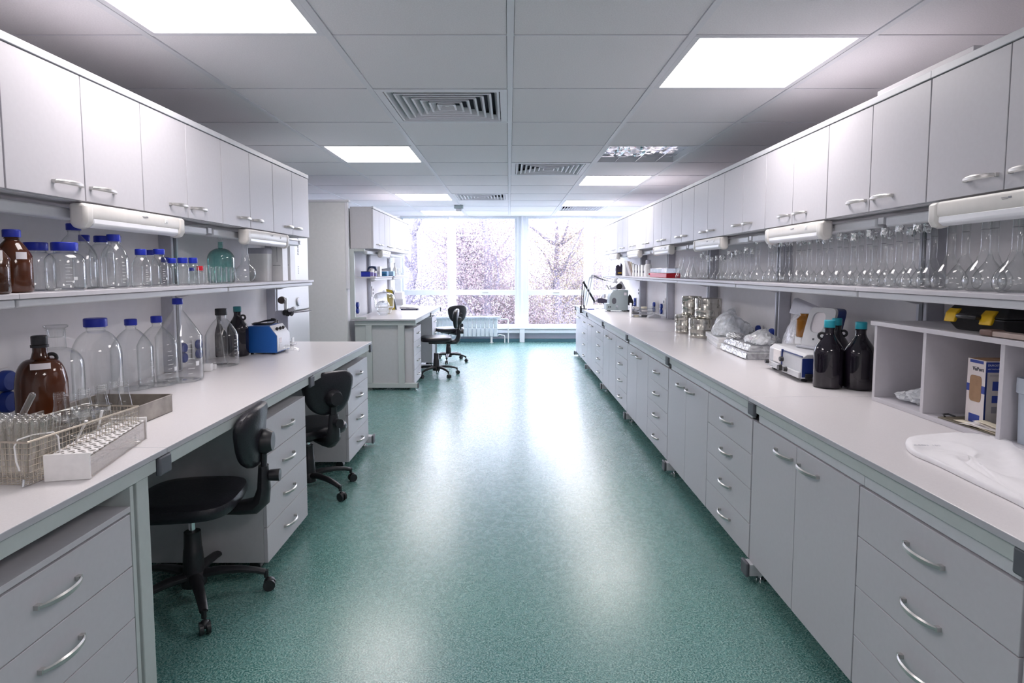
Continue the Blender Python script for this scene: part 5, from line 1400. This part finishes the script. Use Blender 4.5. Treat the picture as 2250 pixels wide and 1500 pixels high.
for k, px in enumerate((1403, 1459)):
    y = at_x(px, 1.90)
    t = thing('double_switch', ['white switch plate with two dark keys above the black stand', 'white switch plate on the wall post by the glass trays'][k], 'switch', (1.905, y, ZB + .19 - .10 * k), 0, 'white switch plates')
    MB().box(-.005, .022, -.045, .045, 0, .14).build('plate', M_WHITE, t, bevel=.003)
    for q in (0, 1): MB().box(-.009, -.004, -.02, .02, .03 + .05 * q, .06 + .05 * q).build('key', M_PAD, t, bevel=.002)
# stacked glass trays
p0 = atz(1388, 697, ZB); n_ = 4
for k in range(4):
    t = thing('glass_tray', 'clear glass staining tray in the stack of four, %s from the bottom' % ORD[k], 'tray', (p0.x + .02, p0.y - .0, ZB + .034 * k), math.radians(3 * (k % 2)), 'stacked glass trays')
    Wt2, Dt2 = .27, .16
    m = MB().loft([[(x_ * Wt2, y_ * Dt2, z_) for x_, y_ in ((0, 0), (1, 0), (1, 1), (0, 1))] for z_ in (.001, .030)], cap=False)
    m.box(0, Wt2, 0, Dt2, .0005, .003)
    m.build('tray_wall', G_CLEAR, t, smooth=False)
    for q in range(2):
        c0 = (.05 + .10 * q, .07, .003); MB().lathe([(0, 0), (.035, 0), (.038, .02), (0, .021)], 18, c0).build('contents', [M_PAPERY, M_PAD, M_ALU, M_PAPER][(k + q) % 4], t)
t = thing('white_plate_edge', 'narrow white upright board at the left of the glass trays', 'board', (p0.x - .005, p0.y + .02, ZB))
MB().box(0, .012, 0, .10, 0, .17).build('board', M_WHITE, t, bevel=.002)
p = atz(1438, 699, ZB)
t = thing('plastic_wedge', 'low pale plastic wedge in front of the glass trays', 'wedge', p)
uu = p.y / FPX
MB().prism([(-14 * uu, 0), (14 * uu, 0), (14 * uu, .025), (10 * uu, .04), (2 * uu, .05), (-12 * uu, .02)], 'y', 0, .10).build('wedge_body', M_INSTR, t, bevel=.003)
# ---- far part of the right shelf
def sh(px, row=1.68): return Vector((row, at_x(px, row), ZS))
p = sh(1360, 1.66); uu = p.y / FPX
t = thing('dark_device', 'dark violet handheld device standing on the far right shelf', 'device', p)
MB().prism([(-8 * uu, 0), (8 * uu, 0), (8 * uu, .05), (6 * uu, .145), (3 * uu, .19), (1 * uu, .13), (-3 * uu, .165), (-8 * uu, .14)], 'y', -.04, .04).build('body', mat('device_violet', (.04, .03, .06), .4), t, bevel=.004)
MB().box(-4 * uu, 4 * uu, -.041, -.04, .03, .045).build('yellow_mark', M_YEL, t, smooth=False)
MB().box(8.5 * uu, 10.5 * uu, -.03, .03, 0, .12).build('white_side', M_WHITE, t, bevel=.002)
p = sh(1376, 1.66); uu = p.y / FPX
t = thing('grey_binder_box', 'grey upright box on the far right shelf beside the dark device', 'box', p)
MB().box(-6.5 * uu, 6.5 * uu, -.09, .09, 0, 30 * uu).build('box_body', M_ALU, t, bevel=.003)
MB().box(-6.6 * uu, -4 * uu, -.092, .092, 0, 32 * uu).build('white_spine', M_WHITE, t, bevel=.002)
for k in range(4):
    q = sh(1384 + 1.6 * k, 1.68)
    t = thing('leaning_booklet', 'tan and white booklet leaning beside the grey box, %s from left' % ORD[k], 'booklet', q, 0, 'leaning booklets on the far right shelf')
    MB().loft([[(.0 + .012 * k, -.09, 0), (.01 + .012 * k, -.09, 0), (.01 + .012 * k, .09, 0), (.0 + .012 * k, .09, 0)], [(-.07 + .02 * k, -.09, .21 - .012 * k), (-.06 + .02 * k, -.09, .215 - .012 * k), (-.06 + .02 * k, .09, .215 - .012 * k), (-.07 + .02 * k, .09, .21 - .012 * k)]]).build('booklet', [M_PAPER, M_BROWNL, M_PAPERY, M_PAPER][k], t)
for k in range(4):
    q = sh(1393 + 6.2 * k, 1.66); uu = q.y / FPX
    t = thing('white_carton', 'small white carton on the far right shelf, %s of four from the left' % ORD[k], 'box', q, 0, 'white cartons on the far right shelf')
    h = [26, 25, 25.5, 25][k] * uu
    MB().box(-2.9 * uu, 2.9 * uu, -.04, .04, 0, h).build('carton_body', M_WHITE, t, bevel=.002)
    MB().box(-2 * uu, 2 * uu, -.041, -.04, h * .3, h * .5).build('print', M_GREYINK if k % 2 else M_LILAC, t, smooth=False)
q = sh(1423, 1.70); uu = q.y / FPX; r = 8 * uu
t = thing('plastic_bottle', 'white plastic bottle with screw cap on the far right shelf', 'bottle', q)
MB().lathe([(0, 0), (r, 0), (r * 1.02, .008), (r, 22 * uu), (r * .85, 26 * uu), (r * .58, 28 * uu), (0, 28 * uu)], 28).build('bottle_body', M_WHITE, t)
MB().lathe([(0, 27 * uu), (r * .66, 27 * uu), (r * .68, 35 * uu), (r * .6, 36 * uu), (0, 36 * uu)], 28).build('cap', M_LILAC, t)
q = sh(1430, 1.64); uu = q.y / FPX
t = thing('white_pot', 'low white pot beside the red tray', 'pot', q)
MB().lathe([(0, 0), (5 * uu, 0), (5.5 * uu, .01), (5.2 * uu, 13 * uu), (5.8 * uu, 14 * uu), (5.6 * uu, 16 * uu), (0, 16.5 * uu)], 24).build('pot_body', M_WHITE, t)
MB().lathe([(5.25 * uu, 4 * uu), (5.6 * uu, 4 * uu), (5.5 * uu, 8 * uu), (5.2 * uu, 8 * uu)], 24).build('red_band', M_RED, t)
q0 = Vector((1.60, at_x(1470, 1.60), ZS)); q1 = Vector((1.60, at_x(1433, 1.60), ZS))
t = thing('red_tray', 'bright red tray with clear lid on the far right shelf', 'tray', q0)
ln = (37 * q0.y / FPX)
MB().box(-.0, ln / 1.0 if ln < .2 else .16, 0, .001, 0, .001).build('rim', M_RED, t)
MB().box(-.03, .11, .0, min(q1.y - q0.y, .75), .0005, .045).build('tray_body', M_RED, t, bevel=.004)
MB().box(-.028, .108, .004, min(q1.y - q0.y, .75) - .004, .046, .10).build('lid', G_PLAST, t, bevel=.006)
q = sh(1440, 1.80); r = .075
t = thing('glass_bowl', 'greenish glass bowl behind the red tray', 'bowl', q)
MB().lathe([(0, .002), (r * .5, 0), (r * .85, .03), (r, .09), (r * 1.03, .092), (r * .97, .09), (r * .8, .03), (0, .006)], 28).build('bowl', G_GREEN, t)
for k, px in enumerate((1371, 1404)):
    q = Vector((1.885, at_x(px, 1.885), 1.48))
# ------------------------------------------------------------------ far left bench
def at_l(px, x): return x * FPX / (px - CX)
def sl(px, row=-1.66): return Vector((row, at_l(px, row), ZS))
def lbox(name, label, cat, px0, px1, py0, row, m, depth=.10, group=None, dark=None):
    c = sl((px0 + px1) / 2, row); uu = c.y / FPX; w = (px1 - px0) * uu; h = zat(py0, c.y) - ZS
    t = thing(name, label, cat, c, 0, group)
    MB().box(-w / 2, w / 2, 0, depth, 0.0005, h).build('box_body', m, t, bevel=.003)
    return t, w, h
t, w, h = lbox('blue_box', 'deep blue plastic box at the near end of the far left shelf', 'box', 794, 814, 596, -1.715, M_CAPBLUE)
MB().box(-w / 2 - .001, w / 2 + .001, -.001, .101, h * .86, h).build('lid', M_NAVY, t, bevel=.002)
MB().box(-w * .4, w * .4, -.0015, 0, h * .2, h * .25).build('ridge', M_NAVY, t)
c = sl(818, -1.70); c.y += .16; uu = c.y / FPX
t = thing('timer', 'blue arched laboratory timer with pale dial on the far left shelf', 'timer', ((818 - CX) * uu, c.y, ZS))
Wt3, Ht3 = 10.5 * uu, 22.5 * uu
arcp = [(-Wt3, 0), (Wt3, 0)] + [(Wt3 * math.copysign(abs(math.cos(a)) ** .6, math.cos(a)), Ht3 * (.45 + .55 * math.sin(a) ** .8)) for a in [PI * i / 16 for i in range(17)]]
MB().prism(arcp, 'y', 0, .09).build('housing', mat('timer_blue', (.03, .06, .16), .4), t, bevel=.003)
m = MB().lathe([(0, 0), (Wt3 * .68, 0), (Wt3 * .66, .006), (0, .006)], 28); m.rot(PI / 2, 'X'); m.move((0, .0, Ht3 * .52)); m.build('dial', M_LABEL, t)
for k in (-1, 1): MB().cyl((k * Wt3 * .28, -.006, Ht3 * .62), (k * Wt3 * .28, -.012, Ht3 * .62), .010).build('knob', M_NAVY, t)
for k, (px, lab) in enumerate(((817.5, 'small violet and white reagent box, left one'), (823.5, 'small violet and white reagent box, right one'))):
    t, w, h = lbox('reagent_box', lab + ' beside the blue box', 'box', px - 2.8, px + 2.8, [591, 595][k], -1.635, M_WHITE, .05, 'small reagent boxes')
    MB().box(-w / 2 - .001, w / 2 + .001, -.001, .051, h * .1, h * .6).build('violet_print', mat('print_violet', (.20, .16, .45), .5), t)
t, w, h = lbox('white_case', 'tall white case beside the blue timer', 'case', 830, 836, 585, -1.64, M_WHITE, .10)
MB().box(-w * .3, w * .3, -.002, 0, h * .2, h * .5).build('side_label', M_LILAC, t)
t, w, h = lbox('teal_box', 'teal blue box in the middle of the far left shelf', 'box', 837, 850.5, 596, -1.635, mat('teal_print', (.05, .25, .48), .5), .12)
MB().box(-w * .3, w * .3, -.001, 0, h * .35, h * .5).build('print', M_NAVY, t, smooth=False)
t, w, h = lbox('pale_blue_box', 'pale blue box right of the teal box', 'box', 851.5, 865, 596, -1.63, mat('paleblue_print', (.36, .58, .80), .5), .12)
MB().box(-w * .4, w * .4, -.001, 0, h * .1, h * .14).build('print', M_CARDB, t, smooth=False)
c = sl(847, -1.70); uu = c.y / FPX
t = thing('grey_folder', 'grey folded tray lying on the teal box', 'folder', (c.x - .02, c.y + .10, ZS + .068))
MB().prism([(-.07, .0), (.08, .0), (.075, .05), (.0, .035), (-.07, .025)], 'y', 0, .14).build('folded_sheet', M_INSTR, t, bevel=.003)
def glass_thing(name, label, cat, px, row, w, prof, m=G_CLEAR, z=ZS, group=None):
    c = Vector((row, at_l(px, row), z)); r = w / 2 * c.y / FPX
    t = thing(name, label, cat, c, 0, group)
    return t, c, r
t, c, r = glass_thing('stoppered_jar', 'clear glass jar with big grey stopper on the far left shelf', 'jar', 860, -1.80, 15, None)
h = zat(575, c.y) - ZS; H = zat(565.5, c.y) - ZS
MB().lathe([(0, .002), (r, 0), (r, h * .72), (r * .8, h * .86), (r * .42, h * .92), (r * .42, h)], 28).build('glass_body', G_CLEAR, t, ang=60)
MB().lathe([(0, h - .01), (r * .36, h - .01), (r * .5, h + .01), (r * .56, H), (0, H + .004)], 24).build('stopper', G_PLAST, t)
t, c, r = glass_thing('glass_pestle', 'white glass pestle-shaped stopper flask on the far left shelf', 'flask', 868.5, -1.72, 9, None)
H = zat(576, c.y) - ZS
MB().lathe([(0, 0), (r, .0), (r, H * .5), (r * .55, H * .62), (r * .45, H * .72), (r * .5, H * .95), (0, H)], 24).build('glass_body', M_WHITE, t)
for k, px in enumerate((872, 883)):
    t, c, r = glass_thing('glass_bowl', 'clear glass bowl at the window end of the far left shelf, %s one' % ['left', 'right'][k], 'bowl', px, -1.68, 13, None, group='glass bowls on the far left shelf')
    H = zat(590, c.y) - ZS
    MB().lathe([(0, .003), (r * .6, 0), (r, H * .5), (r, H), (r * .95, H), (r * .9, H * .5), (0, .008)], 24).build('bowl', G_CLEAR, t, ang=60)
# desiccators
def desic(label, px, pb, w, pt, plid, seed):
    x, y, r = spot(px, pb, ZB, w * .62); r = w / 2 * y / FPX
    t = thing('desiccator', label, 'desiccator', (x, y, ZB), 0, 'glass desiccators')
    H = zat(pt, y) - ZB; hl = zat(plid, y) - ZB
    MB().lathe([(0, .003), (r * .58, 0), (r * .62, .01), (r * .66, hl * .28), (r * .88, hl * .42), (r * .93, hl * .9), (r * 1.0, hl * .97), (r * 1.0, hl)], 36).build('bowl', G_FLASK, t, ang=60)
    P = [(r * 1.0, hl + .001), (r * 1.0, hl + .012)]
    for i in range(1, 9):
        a = PI / 2 * i / 9
        P.append((r * .96 * math.cos(a) ** .8, hl + .012 + (H - hl) * .72 * math.sin(a)))
    P += [(r * .1, H - .03), (r * .09, H - .02), (r * .15, H - .01), (r * .1, H), (0, H)]
    MB().lathe(P, 36).build('lid', G_PLAST, t, ang=60)
    MB().lathe([(0, hl * .42), (r * .84, hl * .42), (r * .84, hl * .46), (0, hl * .46)], 30).build('perforated_plate', M_WHITE, t)
    return t
desic('large glass desiccator with domed lid on the far left bench', 844, 690, 47, 638, 655.5, 1)
desic('small glass desiccator in front of the large one', 841, 692.5, 29, 660, 671, 2)
# balance, yellow file, grey slab
c = atz(880, 672, ZB)
t = thing('white_balance', 'boxy white balance with raised panel behind the desiccators', 'balance', (c.x - .16, c.y + .02, ZB))
MB().box(0, .20, 0, .26, .01, .11).build('base_case', M_INSTR, t, bevel=.006)
MB().box(.02, .18, .04, .24, .11, .22).build('top_case', M_WHITE, t, bevel=.006)
MB().prism([(-.06, .25), (-.02, .25), (-.06, .42), (-.10, .42)], 'y', .05, .17).build('raised_panel', M_ALU, t, bevel=.004)
MB().prism([(-.018, .25), (.03, .25), (-.01, .40), (-.058, .42)], 'y', .05, .17).build('panel_back', M_WHITE, t, bevel=.004)
MB().box(-.07, .06, .05, .17, .2205, .25).build('panel_foot', M_INSTR, t)
for x in (.02, .18): MB().cyl((x, .03, 0), (x, .03, .011), .012).build('foot', M_BLACK, t)
c2 = Vector((-1.70, at_l(862, -1.70), ZB))
t = thing('yellow_folder', 'yellow and grey folder standing behind the large desiccator', 'folder', c2)
MB().loft([[(-.06, 0, .0), (.04, 0, .0), (.04, .03, .0), (-.06, .03, .0)], [(-.09, 0, .30), (.0, 0, .28), (.0, .03, .28), (-.09, .03, .30)]]).build('cover', mat('folder_yellow', (.55, .42, .03), .5), t)
MB().loft([[(.042, -.002, .0), (.06, -.002, .0), (.06, .032, .0), (.042, .032, .0)], [(.002, -.002, .28), (.02, -.002, .26), (.02, .032, .26), (.002, .032, .28)]]).build('spine', M_PAD, t)
c = atz(898, 681, ZB); uu = c.y / FPX
t = thing('grey_device', 'flat grey device with dark base on the far left bench', 'device', (c.x, c.y, ZB))
MB().loft([[(-20 * uu, 0, .016), (22 * uu, 0, .016), (22 * uu, .24, .016), (-16 * uu, .24, .016)], [(-20 * uu, .0, .05), (21 * uu, .0, .036), (16 * uu, .24, .055), (-16 * uu, .24, .075)]]).build('lid', M_INSTR, t, bevel=.004)
MB().box(-18 * uu, 20 * uu, .01, .22, .008, .0155).build('dark_base', M_NAVY, t)
for x in (-16 * uu, 17 * uu): MB().cyl((x, .04, 0), (x, .04, .009), .012).build('foot', M_BLACK, t)
MB().box(-6 * uu, 2 * uu, -.0012, .0, .027, .034).build('printed_mark', M_INK, t, smooth=False)
socket('blue double socket on the far left rack frame', -1.895, at_l(789, -1.86), ZB + .03, PI, .9)
t = thing('double_switch', 'white switch plate with two dark keys over the large desiccator', 'switch', (-1.885, at_l(823, -1.86), ZB + .21), PI)
MB().box(-.005, .01, -.045, .045, 0, .14).build('plate', M_WHITE, t, bevel=.003)
for q in (0, 1): MB().box(-.009, -.004, -.02, .02, .03 + .05 * q, .06 + .05 * q).build('key', M_PAD, t, bevel=.002)
# ------------------------------------------------------------------ outside
struct(MB().box(-40, 40, YW + .3, 60, -3.3, -3.2).build('ground_outside', mat('pale_ground', (.14, .13, .135), .9, var=.1, scale=2), smooth=False))
import numpy as np
def tree(label, x, y, h, spread, cols, lean=0., seed=1, n=5200, base=-3.2, zlo=-1.4):
    rnd = random.Random(seed)
    t = thing('tree', label, 'tree', (x, y, base), 0, 'trees outside the window')
    tr = MB(); tips = []
    P = [(lean * k / 6 + rnd.uniform(-.12, .12), rnd.uniform(-.1, .1), h * .8 * k / 6) for k in range(7)]
    tr.tube(P, [.24, .21, .185, .16, .12, .08, .04], 8)
    for b in range(16):
        k = rnd.randint(2, 5); p = Vector(P[k]); a = rnd.uniform(0, 2 * PI); L = rnd.uniform(.5, 1.) * spread
        q = [p]
        d = Vector((math.cos(a), math.sin(a), rnd.uniform(.3, 1.1))).normalized()
        for s in range(5):
            d = (d + Vector((rnd.uniform(-.3, .3), rnd.uniform(-.3, .3), rnd.uniform(-.15, .25)))).normalized()
            q.append(q[-1] + d * L / 4.5)
        tr.tube(q, [.07, .055, .04, .028, .018, .01], 6)
        tips += q[1:]
    tr.build('trunk', M_BARK, t)
    rs = np.random.RandomState(seed); T = np.array([tuple(p) for p in tips])
    for ci, c in enumerate(cols):
        N = int(n * 3.2) // len(cols); N1 = int(N * .8)
        p = np.concatenate([T[rs.randint(0, len(T), N1)] + rs.normal(0, 1, (N1, 3)) * (.48, .48, .42),
                            np.column_stack([rs.uniform(-1, 1, N - N1) * spread, rs.uniform(-.6, .6, N - N1) * spread, rs.uniform(.12, 1.02, N - N1) * h])])
        sz = rs.uniform(.012, .027, (N, 1))
        u = rs.normal(0, 1, (N, 3)); u /= np.linalg.norm(u, axis=1)[:, None]
        v = np.cross(u, rs.normal(0, 1, (N, 3))); v /= np.linalg.norm(v, axis=1)[:, None]
        co_ = np.stack([p - u * sz * 1.5, p - v * sz * .8, p + u * sz * 1.5, p + v * sz * .8], axis=1).reshape(-1, 3)
        me = bpy.data.meshes.new('foliage'); me.vertices.add(4 * N); me.vertices.foreach_set('co', co_.ravel())
        me.loops.add(4 * N); me.loops.foreach_set('vertex_index', np.arange(4 * N, dtype=np.int32))
        me.polygons.add(N); me.polygons.foreach_set('loop_start', np.arange(0, 4 * N, 4, dtype=np.int32))
        me.update(calc_edges=True); me.materials.append(c)
        o = bpy.data.objects.new('foliage', me); col.objects.link(o); o.parent = t
def leaf(name, c):
    m = bpy.data.materials.new(name); m.use_nodes = True
    nt = m.node_tree; nt.nodes.remove(nt.nodes['Principled BSDF'])
    tc = nt.nodes.new('ShaderNodeTexCoord'); n = nt.nodes.new('ShaderNodeTexNoise'); n.inputs['Scale'].default_value = 1.3
    nt.links.new(tc.outputs['Object'], n.inputs['Vector'])
    r = nt.nodes.new('ShaderNodeValToRGB'); r.color_ramp.elements[0].position = .3; r.color_ramp.elements[1].position = .7
    r.color_ramp.elements[0].color = [x * .85 for x in c] + [1]; r.color_ramp.elements[1].color = [x * 1.2 for x in c] + [1]
    nt.links.new(n.outputs['Fac'], r.inputs['Fac'])
    d = nt.nodes.new('ShaderNodeBsdfDiffuse'); t = nt.nodes.new('ShaderNodeBsdfTranslucent'); a = nt.nodes.new('ShaderNodeAddShader')
    nt.links.new(r.outputs['Color'], d.inputs['Color']); nt.links.new(r.outputs['Color'], t.inputs['Color'])
    nt.links.new(d.outputs[0], a.inputs[0]); nt.links.new(t.outputs[0], a.inputs[1])
    nt.links.new(a.outputs[0], nt.nodes['Material Output'].inputs['Surface'])
    return m
L1 = leaf('leaf_pink', (.135, .106, .112)); L2 = leaf('leaf_lilac', (.106, .099, .114)); L3 = leaf('leaf_yellow', (.150, .132, .083)); L4 = leaf('leaf_grey', (.121, .108, .112))
tree('pale lilac leaning tree behind the left window pane', -3.6, 19.0, 8.6, 2.3, [L2, L2], .9, 11, 9000)
tree('bushy pinkish tree behind the edge of the left pane', -1.7, 21.0, 7.6, 1.9, [L1, L2], .2, 12, 11000)
tree('pink tree with forked trunk behind the middle pane', -.5, 19.5, 8.8, 2.6, [L1, L4], -.3, 13, 17000)
tree('yellowish tree behind the right pane', 1.6, 21.0, 8.2, 2.4, [L3, L1, L4], .1, 14, 15000)
tree('lilac tree behind the right pane, further back', 3.1, 23.0, 7.4, 2.2, [L2, L4], .1, 15, 9000)
tree('low shrubby tree behind the lower middle pane', .1, 23.5, 5.6, 3.0, [L4, L1], .1, 16, 7000)
tree('low shrubby tree behind the lower right pane', 2.2, 24.5, 5.4, 2.6, [L2, L4], .1, 17, 5000)

# ------------------------------------------------------------------ sky, camera, view
w = bpy.data.worlds.new('sky'); scn.world = w; w.use_nodes = True
nt = w.node_tree; bg = nt.nodes['Background']
bg.inputs['Color'].default_value = (*SKYC, 1); bg.inputs['Strength'].default_value = SKY
cam = bpy.data.cameras.new('camera'); co = bpy.data.objects.new('camera', cam); col.objects.link(co)
cam.sensor_width = 36; cam.lens = FPX / 2250 * 36; cam.clip_start = .02; cam.clip_end = 300
cam.shift_x = (1125 - CX) / 2250; cam.shift_y = (CY - 750) / 2250
co.location = (0, 0, HC); co.rotation_euler = (PI / 2 - TH, 0, 0)
scn.camera = co
scn.view_settings.view_transform = 'Standard'; scn.view_settings.look = 'None'
scn.view_settings.gamma = 1; scn.view_settings.use_curve_mapping = False
scn.view_settings.exposure = EXPO
scn.cycles.transparent_max_bounces = 40
